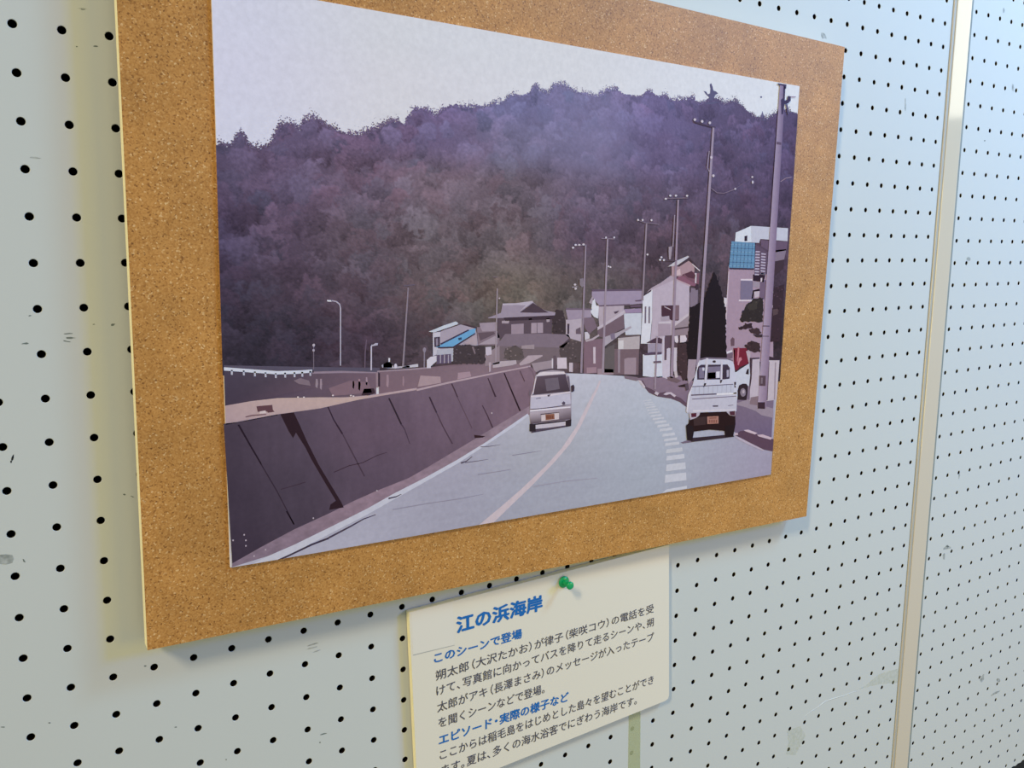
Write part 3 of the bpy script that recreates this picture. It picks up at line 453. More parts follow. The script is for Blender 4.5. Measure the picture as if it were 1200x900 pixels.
PIC_LABEL = {'printed_van': 'silver van seen from behind in the picture', 'printed_truck': 'small white pickup truck in the picture', 'printed_car': 'parked white car in the picture',
             'printed_road': 'grey road printed in the picture', 'printed_guard_rail': 'white guard rail printed in the picture'}
INK = [
('printed_pine_tree',2,[[94,83,110]],[[5179,-27],[5206,-63],[5224,-85],[5190,-102],[5159,-129],[5188,-125],[5208,-107],[5232,-116],[5235,-153],[5225,-185],[5242,-197],[5261,-169],[5269,-143],[5299,-139],[5324,-125],[5295,-112],[5282,-88],[5312,-74],[5381,-74],[5323,-54],[5275,-36]]),
('printed_pine_tree#2',2,[[106,94,122]],[[5829,45],[5847,1],[5860,-35],[5878,-2],[5914,38]]),
('printed_harbour_wall',3,[[91,81,101]],[[1282,1847],[1831,1896],[2290,1934],[2289,1974],[1830,1940],[1607,1928],[1280,1883]]),
('printed_harbour_wall',4,[[78,66,85],[84,70,86],[108,89,105],[121,95,111],[121,95,111],[106,85,99],[91,74,93],[75,61,80],[71,58,76]],[[1280,1878],[1607,1923],[1830,1934],[2265,1967],[2261,2110],[2040,2114],[1600,2084],[1442,2086],[1273,2101]]),
('printed_harbour_wall',4,[[130,103,117],[127,101,114],[116,89,100],[141,114,126],[141,114,126],[130,101,115]],[[2284,1954],[2508,1961],[3042,1944],[3495,1975],[3495,2026],[2279,2124]]),
('printed_harbour_wall',5,[[150,127,145]],[[1830,1926],[2023,1935],[2265,1961],[2265,1969],[2022,1949],[1830,1940]]),
('printed_harbour_wall',5,[[162,137,152]],[[2272,1953],[2508,1955],[2669,1955],[2669,1964],[2508,1966],[2271,1961]]),
('printed_harbour_wall',6,[[152,125,138]],[[2262,1961],[2277,1962],[2275,2065],[2260,2064]]),
('printed_harbour_wall',6,[[61,43,57]],[[2277,1968],[2291,1969],[2289,2061],[2275,2060]]),
('printed_harbour_wall',6,[[152,130,144]],[[1850,1974],[1863,1975],[1865,2006],[1859,2036],[1846,2024]]),
('printed_harbour_wall',6,[[159,134,150]],[[1879,1976],[1890,1977],[1891,2014],[1886,2049],[1875,2037]]),
('printed_harbour_wall',6,[[152,116,133]],[[2098,2005],[2107,2006],[2109,2034],[2104,2062],[2095,2050]]),
('printed_harbour_wall',6,[[161,127,143]],[[2138,1997],[2150,1998],[2152,2038],[2146,2077],[2135,2065]]),
('printed_harbour_wall',6,[[165,135,151]],[[2190,1990],[2200,1990],[2202,2019],[2197,2047],[2188,2035]]),
('printed_harbour_wall',6,[[162,131,145]],[[2337,1984],[2352,1985],[2354,2028],[2348,2072],[2333,2059]]),
('printed_harbour_wall',6,[[158,126,140]],[[2454,2004],[2464,2005],[2466,2040],[2462,2075],[2452,2063]]),
('printed_harbour_wall',6,[[173,143,152]],[[2565,2086],[2588,2009],[2741,2028],[2745,2073]]),
('printed_harbour_wall',6,[[170,138,151]],[[2875,2059],[2880,2011],[2977,2010],[2986,2047]]),
('printed_harbour_wall',6,[[64,45,57]],[[2156,2108],[2175,2066],[2245,2069],[2255,2100],[2209,2114]]),
('printed_harbour_wall',6,[[134,104,118]],[[1933,2042],[2079,2004],[2209,2025],[2231,2096],[1960,2095]]),
('printed_harbour_wall',6,[[133,111,125]],[[1707,1974],[1751,1961],[1806,1982],[1816,2016],[1739,1998]]),
('printed_guard_rail',7,[[214,210,228]],[[1281,1858],[1401,1876],[1608,1906],[1742,1912],[1829,1912],[1829,1931],[1741,1933],[1607,1927],[1400,1896],[1280,1878]]),
('printed_guard_rail',7,[[192,186,206]],[[1327,1878],[1338,1879],[1337,1909],[1326,1908]]),
('printed_guard_rail',7,[[192,185,205]],[[1397,1887],[1408,1888],[1408,1917],[1397,1917]]),
('printed_guard_rail',7,[[192,185,205]],[[1463,1898],[1475,1899],[1474,1929],[1463,1928]]),
('printed_guard_rail',7,[[192,185,205]],[[1528,1908],[1539,1909],[1539,1939],[1528,1938]]),
('printed_guard_rail',7,[[192,185,205]],[[1591,1918],[1602,1919],[1602,1949],[1590,1948]]),
('printed_guard_rail',7,[[192,185,204]],[[1649,1919],[1661,1920],[1661,1951],[1649,1950]]),
('printed_guard_rail',7,[[192,185,204]],[[1709,1921],[1720,1922],[1720,1953],[1708,1952]]),
('printed_guard_rail',7,[[192,184,204]],[[1758,1922],[1770,1923],[1770,1954],[1758,1953]]),
('printed_guard_rail',7,[[192,184,204]],[[1810,1920],[1822,1921],[1822,1952],[1810,1951]]),
('printed_guard_rail',8,[[64,50,64]],[[1828,1920],[1839,1921],[1838,1932],[1827,1931]]),
('printed_sand_strip',6,[[184,154,161],[195,163,165],[199,168,162],[198,168,163],[191,161,165],[187,156,166],[186,156,167],[190,160,165],[200,167,162],[203,172,168],[190,160,165],[182,152,161]],[[1279,2094],[1442,2080],[1600,2076],[1874,2096],[2040,2111],[2223,2113],[2559,2092],[2556,2113],[2304,2137],[1871,2187],[1595,2187],[1275,2207]]),
('printed_sand_strip/printed_crate',8,[[100,66,76]],[[1469,2115],[1566,2116],[1568,2146],[1578,2161],[1538,2162],[1533,2154],[1475,2150]]),
('printed_sand_strip/printed_crate',9,[[216,192,197]],[[1488,2149],[1523,2147],[1527,2164],[1485,2165]]),
('printed_sand_strip',8,[[120,88,98]],[[1399,2172],[1438,2166],[1527,2169],[1527,2174],[1438,2174],[1402,2178]]),
('printed_sand_strip',9,[[224,202,209]],[[1737,2082],[1735,2085],[1732,2086],[1728,2086],[1725,2084],[1724,2081],[1725,2078],[1728,2076],[1732,2077],[1735,2079]]),
('printed_sand_strip',9,[[223,202,209]],[[1775,2086],[1774,2089],[1770,2091],[1766,2090],[1763,2088],[1762,2085],[1763,2083],[1766,2081],[1771,2081],[1774,2084]]),
('printed_sand_strip',9,[[223,201,208]],[[1967,2092],[1965,2094],[1962,2096],[1958,2096],[1954,2093],[1953,2090],[1954,2088],[1958,2086],[1962,2086],[1966,2088]]),
('printed_sand_strip',9,[[223,201,207]],[[2089,2104],[2087,2106],[2084,2108],[2080,2108],[2076,2106],[2075,2102],[2076,2100],[2080,2098],[2084,2098],[2088,2100]]),
('printed_sand_strip',9,[[223,201,207]],[[2106,2109],[2105,2112],[2101,2114],[2097,2113],[2094,2111],[2092,2108],[2094,2105],[2097,2104],[2102,2104],[2105,2106]]),
('printed_street_lamp',4,[[179,166,187]],[[2022,1901],[2035,1528],[2029,1501],[2005,1482],[1976,1476],[1974,1483],[2001,1489],[2022,1506],[2026,1528],[2014,1900]]),
('printed_street_lamp/lamp_head',5,[[222,214,231]],[[1942,1474],[1970,1476],[1972,1486],[1944,1484]]),
('printed_street_lamp#2',6,[[197,183,204]],[[2234,1947],[2239,1788],[2247,1782],[2239,1775],[2229,1787],[2224,1946]]),
('printed_street_lamp#2/lamp_head',7,[[184,171,194]],[[2240,1780],[2264,1767],[2282,1768],[2279,1782],[2246,1786]]),
('printed_street_lamp#3',4,[[119,104,122]],[[1842,1913],[1848,1755],[1842,1754],[1836,1913]]),
('printed_street_lamp#3/lamp_head',5,[[185,169,188]],[[1854,1758],[1852,1764],[1848,1767],[1842,1767],[1838,1763],[1836,1757],[1838,1751],[1843,1748],[1848,1748],[1853,1752]]),
('printed_street_lamp#3/lamp_head',5,[[174,159,180]],[[1851,1790],[1849,1796],[1845,1798],[1840,1798],[1836,1795],[1835,1790],[1837,1784],[1841,1782],[1846,1782],[1849,1785]]),
('printed_street_lamp#4',4,[[106,86,106]],[[2189,1927],[2195,1820],[2206,1742],[2198,1740],[2186,1819],[2180,1926]]),
('printed_street_lamp#5',6,[[138,122,139]],[[2622,1958],[2626,1828],[2616,1827],[2612,1957]]),
('printed_street_lamp#5/lamp_head',7,[[145,129,147]],[[2634,1834],[2631,1845],[2625,1851],[2617,1850],[2610,1843],[2608,1833],[2611,1823],[2617,1817],[2625,1817],[2632,1824]]),
('printed_boat',6,[[184,170,186]],[[2303,1918],[2346,1898],[2377,1911],[2389,1935],[2445,1934],[2508,1935],[2508,1947],[2395,1947],[2309,1935]]),
('printed_boat',6,[[52,43,54]],[[2315,1913],[2353,1892],[2383,1918],[2376,1940],[2315,1936]]),
('printed_boat/printed_mast',7,[[216,206,222]],[[2353,1872],[2366,1873],[2365,1899],[2353,1898]]),
('printed_boat/printed_mast',7,[[211,197,216]],[[2416,1931],[2413,1942],[2408,1947],[2401,1947],[2395,1940],[2393,1930],[2396,1920],[2401,1914],[2408,1914],[2414,1921]]),
('printed_boat#2',6,[[197,185,200]],[[2451,1940],[2508,1932],[2560,1927],[2572,1928],[2572,1948],[2457,1948]]),
('printed_utility_pole#8',6,[[142,124,139]],[[2503,1406],[2513,1407],[2466,1935],[2452,1934]]),
('printed_utility_pole#8/crossarm',7,[[107,92,109]],[[2473,1398],[2557,1391],[2556,1384],[2472,1391]]),
('printed_house#1',5,[[172,154,171]],[[2688,1716],[2745,1706],[2888,1667],[3021,1699],[3034,1740],[3043,1826],[2842,1847],[2686,1881]]),
('printed_house#1/wall',6,[[200,188,203]],[[2686,1723],[2744,1710],[2742,1857],[2686,1881]]),
('printed_house#1/roof',8,[[200,198,213]],[[2654,1710],[2772,1672],[2866,1648],[2884,1659],[2879,1670],[2697,1717]]),
('printed_house#1/roof',7,[[74,55,66]],[[2697,1717],[2879,1670],[2952,1672],[3035,1696],[3025,1705],[2906,1671],[2772,1704],[2745,1714]]),
('printed_house#1/roof#2',8,[[111,160,204]],[[2709,1819],[2970,1713],[3025,1703],[3018,1739],[2842,1824],[2722,1824]]),
('printed_house#1/roof#2',9,[[63,51,77]],[[2742,1797],[2965,1709],[2972,1717],[2748,1806]]),
('printed_house#1/roof#2',9,[[67,49,64]],[[2722,1820],[2842,1823],[3020,1736],[3020,1745],[2846,1834],[2726,1829]]),
('printed_house#1/roof#2',9,[[52,70,102]],[[2883,1765],[2910,1762],[2913,1778],[2887,1781]]),
('printed_house#1/window',8,[[70,55,73]],[[2696,1751],[2741,1749],[2740,1817],[2698,1818]]),
('printed_house#1/window',9,[[140,125,145]],[[2708,1760],[2725,1758],[2726,1808],[2710,1810]]),
('printed_house#1/wall#2',8,[[178,154,165]],[[2923,1807],[3034,1744],[3036,1813],[3034,1822]]),
('printed_house#1/wall#3',7,[[181,173,189]],[[2717,1839],[2846,1831],[2845,1927],[2711,1934]]),
('printed_house#1/window#2',8,[[98,81,107]],[[2717,1875],[2825,1874],[2827,1938],[2711,1938]]),
('printed_house#1/window#2',9,[[172,155,172]],[[2739,1874],[2747,1874],[2746,1933],[2738,1933]]),
('printed_house#1/window#2',9,[[172,155,172]],[[2770,1876],[2778,1876],[2777,1935],[2769,1935]]),
('printed_house#1/window#2',9,[[172,155,172]],[[2801,1878],[2809,1878],[2808,1937],[2800,1937]]),
('printed_house#1/wall#4',8,[[211,197,212]],[[2638,1905],[2664,1885],[2712,1879],[2712,1918],[2667,1951],[2667,1963],[2636,1961]]),
('printed_shrub#1',8,[[70,57,64]],[[2846,1830],[2858,1831],[2864,1821],[2874,1817],[2885,1816],[2896,1813],[2907,1818],[2918,1814],[2929,1818],[2940,1813],[2951,1817],[2962,1817],[2973,1816],[2984,1819],[2995,1824],[3006,1825],[3017,1827],[3028,1831],[3040,1832],[3053,1830],[3065,1830],[3075,1840],[3087,1842],[3097,1841],[3102,1852],[3105,1862],[3103,1871],[3103,1881],[3106,1891],[3096,1901],[3098,1911],[3104,1921],[3106,1931],[3104,1941],[3098,1951],[3103,1959],[3092,1956],[3080,1964],[3068,1964],[3057,1961],[3045,1953],[3034,1960],[3022,1961],[3010,1954],[2999,1960],[2988,1954],[2976,1953],[2964,1951],[2953,1958],[2942,1951],[2930,1949],[2919,1946],[2908,1954],[2896,1950],[2885,1949],[2874,1952],[2863,1946],[2852,1944],[2836,1947],[2836,1937],[2841,1928],[2841,1918],[2843,1908],[2842,1898],[2840,1888],[2845,1879],[2842,1869],[2846,1860],[2843,1850],[2845,1840]]),
('printed_shrub#1',8.3,[[102,85,95]],[[2971,1885],[2966,1888],[2960,1888],[2955,1884],[2961,1880],[2969,1880]]),
('printed_shrub#1',8.3,[[102,85,95]],[[2872,1872],[2867,1878],[2860,1875],[2858,1872],[2859,1867],[2866,1869]]),
('printed_shrub#1',8.3,[[102,85,95]],[[2985,1888],[2981,1892],[2973,1890],[2975,1883],[2980,1884]]),
('printed_shrub#1',8.3,[[55,45,50]],[[2981,1917],[2973,1922],[2967,1919],[2962,1913],[2972,1910]]),
('printed_shrub#1',8.3,[[102,85,95]],[[2907,1871],[2906,1877],[2897,1876],[2892,1870],[2898,1863],[2905,1864]]),
('printed_shrub#1',8.3,[[81,67,74]],[[2950,1900],[2944,1904],[2936,1904],[2936,1899],[2936,1893],[2945,1895]]),
('printed_shrub#1',8.3,[[55,45,50]],[[2947,1822],[2943,1827],[2934,1825],[2934,1819],[2944,1818]]),
('printed_shrub#1',8.3,[[81,67,75]],[[2881,1905],[2875,1911],[2866,1907],[2868,1900],[2876,1900]]),
('printed_shrub#1',8.3,[[102,85,95]],[[3021,1942],[3014,1945],[3004,1945],[3006,1939],[3014,1935]]),
('printed_shrub#1',8.3,[[92,76,85]],[[2871,1928],[2864,1932],[2858,1931],[2856,1927],[2857,1924],[2864,1923]]),
('printed_shrub#1',8.3,[[81,67,75]],[[2866,1918],[2857,1921],[2848,1920],[2851,1914],[2859,1911]]),
('printed_shrub#1',8.3,[[81,67,74]],[[2952,1833],[2950,1839],[2942,1837],[2939,1832],[2944,1827],[2951,1828]]),
('printed_shrub#1',8.3,[[80,67,74]],[[3040,1909],[3038,1916],[3030,1911],[3030,1906],[3037,1902]]),
('printed_shrub#1',8.3,[[102,85,95]],[[3065,1940],[3060,1947],[3053,1943],[3053,1936],[3061,1933]]),
('printed_shrub#1',8.3,[[55,45,50]],[[3060,1893],[3055,1899],[3045,1898],[3046,1892],[3048,1886],[3053,1890]]),
('printed_shrub#1',8.3,[[55,45,50]],[[3057,1942],[3057,1946],[3047,1946],[3040,1941],[3048,1936],[3057,1937]]),
('printed_shrub#1',8.3,[[81,67,74]],[[3020,1938],[3014,1944],[3009,1941],[3008,1932],[3014,1932]]),
('printed_shrub#1',8.3,[[81,67,75]],[[2868,1894],[2862,1900],[2854,1896],[2853,1889],[2861,1890]]),
('printed_shrub#1',8.3,[[91,76,84]],[[3025,1856],[3023,1860],[3016,1860],[3013,1855],[3015,1852],[3024,1851]]),
('printed_shrub#1',8.3,[[55,45,50]],[[3052,1843],[3051,1846],[3042,1847],[3034,1842],[3042,1838],[3050,1840]]),
('printed_shrub#1',8.3,[[91,76,84]],[[3045,1908],[3042,1911],[3033,1910],[3034,1905],[3042,1904]]),
('printed_shrub#1',8.3,[[81,67,74]],[[2955,1854],[2956,1858],[2946,1858],[2946,1854],[2946,1850],[2956,1851]]),
('printed_shrub#1',8.3,[[102,85,95]],[[2879,1847],[2877,1851],[2868,1851],[2863,1846],[2869,1840],[2875,1842]]),
('printed_shrub#1',8.3,[[102,85,95]],[[3053,1856],[3045,1859],[3037,1858],[3039,1853],[3047,1851]]),
('printed_shrub#1',8.3,[[55,45,50]],[[3071,1920],[3068,1928],[3060,1922],[3059,1918],[3067,1916]]),
('printed_shrub#1',8.3,[[81,67,75]],[[2905,1936],[2899,1942],[2893,1938],[2892,1931],[2900,1930]]),
('printed_shrub#1',9,[[129,108,119]],[[2992,1835],[3006,1832],[3024,1882],[3015,1890]]),
('printed_kiosk',9,[[200,181,197]],[[3104,1842],[3154,1842],[3156,1898],[3118,1904],[3106,1895]]),
('printed_kiosk',8,[[150,127,137]],[[3099,1895],[3223,1836],[3223,1969],[3099,1981]]),
('printed_kiosk',9,[[182,158,171]],[[3132,1955],[3151,1954],[3148,2022],[3132,2025]]),
('printed_house#2',6,[[137,114,127]],[[3035,1696],[3190,1703],[3223,1770],[3223,1836],[3043,1826]]),
('printed_house#2/roof',7,[[163,141,156]],[[3055,1668],[3190,1666],[3199,1729],[3081,1729],[3061,1697]]),
('printed_house#2/wall',7,[[102,81,93]],[[3044,1737],[3175,1735],[3185,1752],[3062,1794]]),
('printed_house#2/roof#2',8,[[171,149,162]],[[3043,1820],[3185,1766],[3204,1767],[3204,1825]]),
('printed_house#3/wall',6,[[93,74,86]],[[3207,1628],[3692,1633],[3678,1793],[3206,1782]]),
('printed_house#3/roof',7,[[160,140,158]],[[3128,1632],[3200,1612],[3235,1601],[3248,1539],[3352,1540],[3418,1531],[3507,1524],[3515,1535],[3576,1578],[3638,1602],[3715,1615],[3708,1637],[3630,1644],[3257,1639],[3128,1637]]),
('printed_house#3/roof',8,[[188,169,185]],[[3246,1535],[3359,1536],[3507,1523],[3511,1533],[3433,1574],[3388,1601],[3448,1554],[3359,1549],[3250,1548]]),
('printed_house#3/roof',8,[[78,59,71]],[[3396,1604],[3511,1538],[3599,1588],[3653,1614],[3538,1612]]),
('printed_house#3/roof',8,[[65,48,61]],[[3257,1637],[3708,1637],[3693,1665],[3271,1661]]),
('printed_house#3/window',8,[[158,134,148]],[[3322,1688],[3430,1687],[3430,1762],[3322,1760]]),
('printed_house#3/window#2',8,[[168,144,158]],[[3496,1686],[3601,1687],[3602,1764],[3496,1762]]),
('printed_house#3/window#2',9,[[117,97,109]],[[3544,1688],[3550,1688],[3551,1763],[3545,1763]]),
('printed_house#3/wall',8,[[203,181,193]],[[3471,1652],[3501,1651],[3504,1662],[3474,1662]]),
('printed_house#3/wall',8,[[170,148,159]],[[3630,1656],[3661,1655],[3662,1683],[3634,1685]]),
('printed_house#3/wall',8,[[171,149,161]],[[3242,1660],[3308,1657],[3300,1681],[3242,1678]]),
('printed_house#3/wall#2',6,[[119,99,107]],[[3206,1831],[3805,1852],[3808,2022],[3206,1968]]),
('printed_house#3/roof#2',7,[[130,109,123]],[[3199,1834],[3271,1756],[3632,1771],[3836,1788],[3853,1815],[3766,1885],[3555,1867],[3199,1840]]),
('printed_house#3/roof#2',8,[[88,69,79]],[[3750,1883],[3849,1812],[3861,1825],[3790,1887]]),
('printed_house#3/wall#2',8,[[160,138,146]],[[3412,1849],[3525,1846],[3525,1881],[3412,1871]]),
('printed_shrub#2',7,[[93,78,80]],[[3271,1860],[3285,1862],[3296,1855],[3310,1858],[3323,1856],[3333,1847],[3347,1848],[3359,1847],[3372,1851],[3383,1858],[3394,1865],[3405,1872],[3424,1874],[3417,1887],[3428,1898],[3427,1910],[3430,1922],[3436,1933],[3433,1942],[3422,1946],[3412,1953],[3401,1956],[3389,1958],[3376,1954],[3365,1958],[3353,1959],[3343,1966],[3331,1963],[3318,1958],[3308,1950],[3293,1950],[3283,1939],[3270,1936],[3252,1933],[3265,1924],[3266,1914],[3262,1902],[3259,1890],[3266,1881],[3270,1870]]),
('printed_shrub#2',7.3,[[122,103,106]],[[3284,1904],[3280,1908],[3272,1908],[3270,1903],[3273,1897],[3279,1898]]),
('printed_shrub#2',7.3,[[136,115,118]],[[3296,1867],[3296,1871],[3285,1873],[3282,1866],[3285,1861],[3296,1862]]),
('printed_shrub#2',7.3,[[136,115,118]],[[3328,1884],[3320,1890],[3312,1886],[3310,1878],[3320,1877]]),
('printed_shrub#2',7.3,[[74,62,64]],[[3314,1942],[3309,1948],[3301,1944],[3299,1937],[3310,1935]]),
('printed_shrub#2',7.3,[[136,115,118]],[[3368,1920],[3363,1923],[3354,1922],[3352,1916],[3364,1912]]),
('printed_shrub#2',7.3,[[74,62,63]],[[3320,1896],[3312,1899],[3306,1902],[3298,1895],[3306,1893],[3314,1890]]),
('printed_shrub#2',7.3,[[108,91,93]],[[3312,1861],[3311,1868],[3305,1865],[3302,1860],[3302,1857],[3312,1854]]),
('printed_shrub#2',7.3,[[74,62,63]],[[3411,1912],[3410,1919],[3401,1914],[3398,1911],[3399,1906],[3407,1906]]),
('printed_shrub#2',7.3,[[136,115,118]],[[3328,1921],[3322,1924],[3316,1923],[3313,1918],[3324,1918]]),
('printed_shrub#2',7.3,[[122,103,106]],[[3311,1948],[3309,1955],[3300,1953],[3295,1947],[3301,1941],[3308,1941]]),
('printed_shrub#2',8,[[84,69,73]],[[3752,1872],[3765,1867],[3777,1863],[3790,1859],[3803,1854],[3815,1849],[3828,1844],[3840,1839],[3854,1832],[3866,1841],[3879,1843],[3893,1842],[3906,1846],[3920,1843],[3932,1848],[3945,1855],[3961,1854],[3953,1864],[3962,1875],[3955,1885],[3960,1896],[3956,1906],[3954,1917],[3954,1927],[3956,1938],[3966,1949],[3955,1959],[3967,1971],[3957,1981],[3967,1992],[3960,2002],[3962,2018],[3948,2013],[3934,2011],[3921,2012],[3907,2006],[3894,2007],[3880,2003],[3866,2003],[3853,2005],[3840,1997],[3825,1996],[3818,1984],[3805,1979],[3792,1975],[3783,1965],[3771,1959],[3762,1954],[3762,1943],[3754,1932],[3757,1921],[3752,1911],[3753,1900],[3758,1889],[3751,1879]]),
('printed_shrub#2',8.3,[[97,80,85]],[[3827,1917],[3817,1920],[3808,1922],[3806,1916],[3809,1911],[3818,1912]]),
('printed_shrub#2',8.3,[[97,80,85]],[[3842,1870],[3840,1874],[3830,1872],[3830,1866],[3841,1862]]),
('printed_shrub#2',8.3,[[123,102,108]],[[3860,1970],[3858,1976],[3850,1973],[3845,1969],[3852,1963],[3858,1964]]),
('printed_shrub#2',8.3,[[123,102,108]],[[3872,1974],[3863,1980],[3851,1974],[3854,1968],[3862,1967]]),
('printed_shrub#2',8.3,[[97,80,84]],[[3915,1910],[3912,1915],[3903,1912],[3905,1905],[3913,1903]]),
('printed_shrub#2',8.3,[[110,91,96]],[[3914,1960],[3907,1963],[3896,1966],[3894,1959],[3898,1954],[3906,1954]]),
('printed_shrub#2',8.3,[[97,80,85]],[[3894,1927],[3887,1934],[3878,1931],[3875,1926],[3877,1921],[3888,1923]]),
('printed_shrub#2',8.3,[[123,102,107]],[[3842,1853],[3842,1857],[3832,1860],[3827,1852],[3832,1847],[3839,1848]]),
('printed_shrub#2',8.3,[[67,54,57]],[[3849,1874],[3844,1879],[3832,1877],[3834,1870],[3843,1868]]),
('printed_shrub#2',8.3,[[123,102,107]],[[3884,1896],[3885,1902],[3875,1902],[3874,1895],[3877,1892],[3884,1891]]),
('printed_shrub#2',8.3,[[110,91,96]],[[3859,1892],[3854,1898],[3843,1896],[3844,1888],[3853,1887]]),
('printed_shrub#2',8.3,[[66,54,57]],[[3946,2009],[3944,2012],[3934,2015],[3934,2009],[3936,2006],[3946,2004]]),
('printed_shrub#2',8.3,[[110,91,96]],[[3890,1859],[3884,1866],[3874,1862],[3870,1854],[3883,1854]]),
('printed_shrub#2',8.3,[[123,102,108]],[[3795,1901],[3796,1904],[3785,1906],[3782,1900],[3784,1894],[3794,1894]]),
('printed_shrub#2',8.3,[[97,80,84]],[[3892,1870],[3884,1877],[3875,1874],[3869,1869],[3875,1862],[3883,1866]]),
('printed_shrub#2',8.3,[[110,91,96]],[[3918,1854],[3918,1859],[3908,1859],[3902,1853],[3908,1846],[3918,1848]]),
('printed_shrub#2',8.3,[[97,80,85]],[[3867,1892],[3859,1894],[3849,1895],[3852,1887],[3858,1886]]),
('printed_shrub#2',8.3,[[67,54,57]],[[3917,1976],[3910,1983],[3896,1979],[3899,1971],[3910,1970]]),
('printed_shrub#2',8.3,[[123,102,108]],[[3883,1947],[3882,1954],[3872,1952],[3870,1946],[3873,1942],[3882,1942]]),
('printed_shrub#3',6,[[64,50,56]],[[3687,1666],[3689,1655],[3697,1647],[3703,1638],[3704,1627],[3705,1616],[3710,1607],[3715,1598],[3722,1592],[3735,1594],[3747,1599],[3760,1600],[3773,1601],[3785,1604],[3783,1616],[3794,1627],[3790,1639],[3797,1650],[3803,1661],[3801,1673],[3811,1684],[3808,1696],[3809,1707],[3811,1719],[3809,1730],[3811,1742],[3815,1753],[3818,1764],[3822,1776],[3820,1787],[3808,1789],[3795,1781],[3782,1790],[3769,1783],[3757,1784],[3744,1785],[3732,1780],[3719,1786],[3706,1779],[3688,1781],[3698,1770],[3686,1760],[3693,1749],[3690,1739],[3688,1728],[3695,1718],[3694,1707],[3681,1696],[3692,1686],[3684,1675]]),
('printed_shrub#3',6.3,[[50,38,43]],[[3720,1699],[3712,1704],[3700,1703],[3702,1695],[3712,1692]]),
('printed_shrub#3',6.3,[[50,38,43]],[[3792,1694],[3787,1698],[3778,1696],[3772,1693],[3781,1689],[3788,1690]]),
('printed_shrub#3',6.3,[[75,58,65]],[[3714,1747],[3709,1754],[3697,1748],[3697,1741],[3708,1738]]),
('printed_shrub#3',6.3,[[50,38,43]],[[3731,1760],[3732,1766],[3722,1763],[3713,1759],[3722,1756],[3728,1754]]),
('printed_shrub#3',6.3,[[95,75,83]],[[3762,1673],[3756,1679],[3743,1675],[3743,1669],[3756,1670]]),
('printed_shrub#3',6.3,[[85,67,74]],[[3790,1658],[3784,1663],[3776,1664],[3772,1658],[3776,1654],[3785,1652]]),
('printed_shrub#3',6.3,[[95,75,83]],[[3787,1760],[3781,1764],[3772,1762],[3769,1756],[3781,1754]]),
('printed_shrub#3',6.3,[[74,58,65]],[[3768,1604],[3760,1612],[3750,1607],[3750,1599],[3759,1598]]),
('printed_shrub#3',6.3,[[95,75,83]],[[3733,1689],[3730,1694],[3724,1691],[3723,1684],[3730,1682]]),
('printed_shrub#3',6.3,[[85,67,74]],[[3762,1742],[3759,1747],[3748,1746],[3743,1742],[3748,1739],[3757,1736]]),
('printed_parapet',9,[[180,155,165]],[[3390,1981],[3470,1926],[3597,1930],[3600,1939],[3480,1985],[3400,1997]]),
('printed_parapet',8,[[184,162,172]],[[3165,1965],[3233,1953],[3365,1954],[3370,1981],[3330,1989],[3232,1995],[3165,1998]]),
('printed_parapet',8,[[160,138,148]],[[3500,1988],[3686,1975],[3686,2053],[3531,2059]]),
('printed_gatepost',9,[[209,187,199]],[[3733,1959],[3821,1964],[3826,2050],[3734,2044]]),
('printed_gatepost#2',9,[[198,175,186]],[[3845,2005],[3881,2007],[3882,2081],[3846,2074]]),
('printed_gatepost',9,[[209,190,201]],[[3683,1962],[3696,1962],[3697,2045],[3684,2044]]),
('printed_gatepost',8,[[102,82,94]],[[3698,1941],[3722,1942],[3728,2043],[3699,2041]]),
('printed_utility_pole#7',10,[[160,139,151]],[[3198,1426],[3208,1426],[3196,1955],[3182,1954]]),
('printed_utility_pole#7/insulator#1',11,[[198,173,185]],[[3228,1497],[3227,1500],[3223,1502],[3219,1502],[3215,1500],[3214,1496],[3215,1493],[3219,1491],[3223,1491],[3227,1493]]),
('printed_utility_pole#7/crossarm',10,[[117,99,109]],[[3165,1350],[3207,1347],[3207,1341],[3164,1344]]),
('printed_house#4/wall',7,[[183,162,175]],[[3810,1674],[3961,1671],[3964,1852],[3853,1819],[3812,1791]]),
('printed_house#4/roof',8,[[161,139,158]],[[3807,1592],[4045,1604],[4057,1666],[3830,1678]]),
('printed_house#4/roof',9,[[116,94,111]],[[3807,1585],[4056,1598],[4056,1609],[3807,1599]]),
('printed_house#4/roof#2',8,[[123,98,113]],[[3969,1669],[4070,1664],[4112,1746],[4059,1777],[4038,1795],[3993,1747]]),
('printed_house#4/window',9,[[69,52,66]],[[3825,1705],[3844,1706],[3842,1784],[3826,1783]]),
('printed_house#4/window#2',9,[[106,86,99]],[[3906,1752],[3949,1736],[3956,1790],[3906,1787]]),
('printed_house#4/wall#2',9,[[204,188,199]],[[3989,1778],[4015,1775],[4040,1802],[4038,1829],[3994,1836]]),
('printed_house#4/wall#3',7,[[129,98,112]],[[3984,1844],[4173,1836],[4179,2107],[3988,2102]]),
('printed_house#4/wall#3',8,[[204,180,191]],[[4075,1898],[4099,1899],[4102,2029],[4080,2028]]),
('printed_house#4/wall#3',8,[[159,125,137]],[[4015,2055],[4110,2057],[4111,2102],[4016,2100]]),
('printed_house#4/roof#3',9,[[182,159,168]],[[3994,1837],[4060,1830],[4129,1800],[4134,1814],[4072,1844],[4006,1854]]),
('printed_house#5/wall',7,[[182,159,171]],[[4111,1574],[4376,1575],[4381,1741],[4133,1745]]),
('printed_house#5/roof',8,[[160,138,160]],[[4053,1463],[4559,1463],[4583,1573],[4376,1582],[4129,1578],[4054,1507]]),
('printed_house#5/roof',9,[[100,78,98]],[[4053,1450],[4569,1458],[4569,1471],[4053,1466]]),
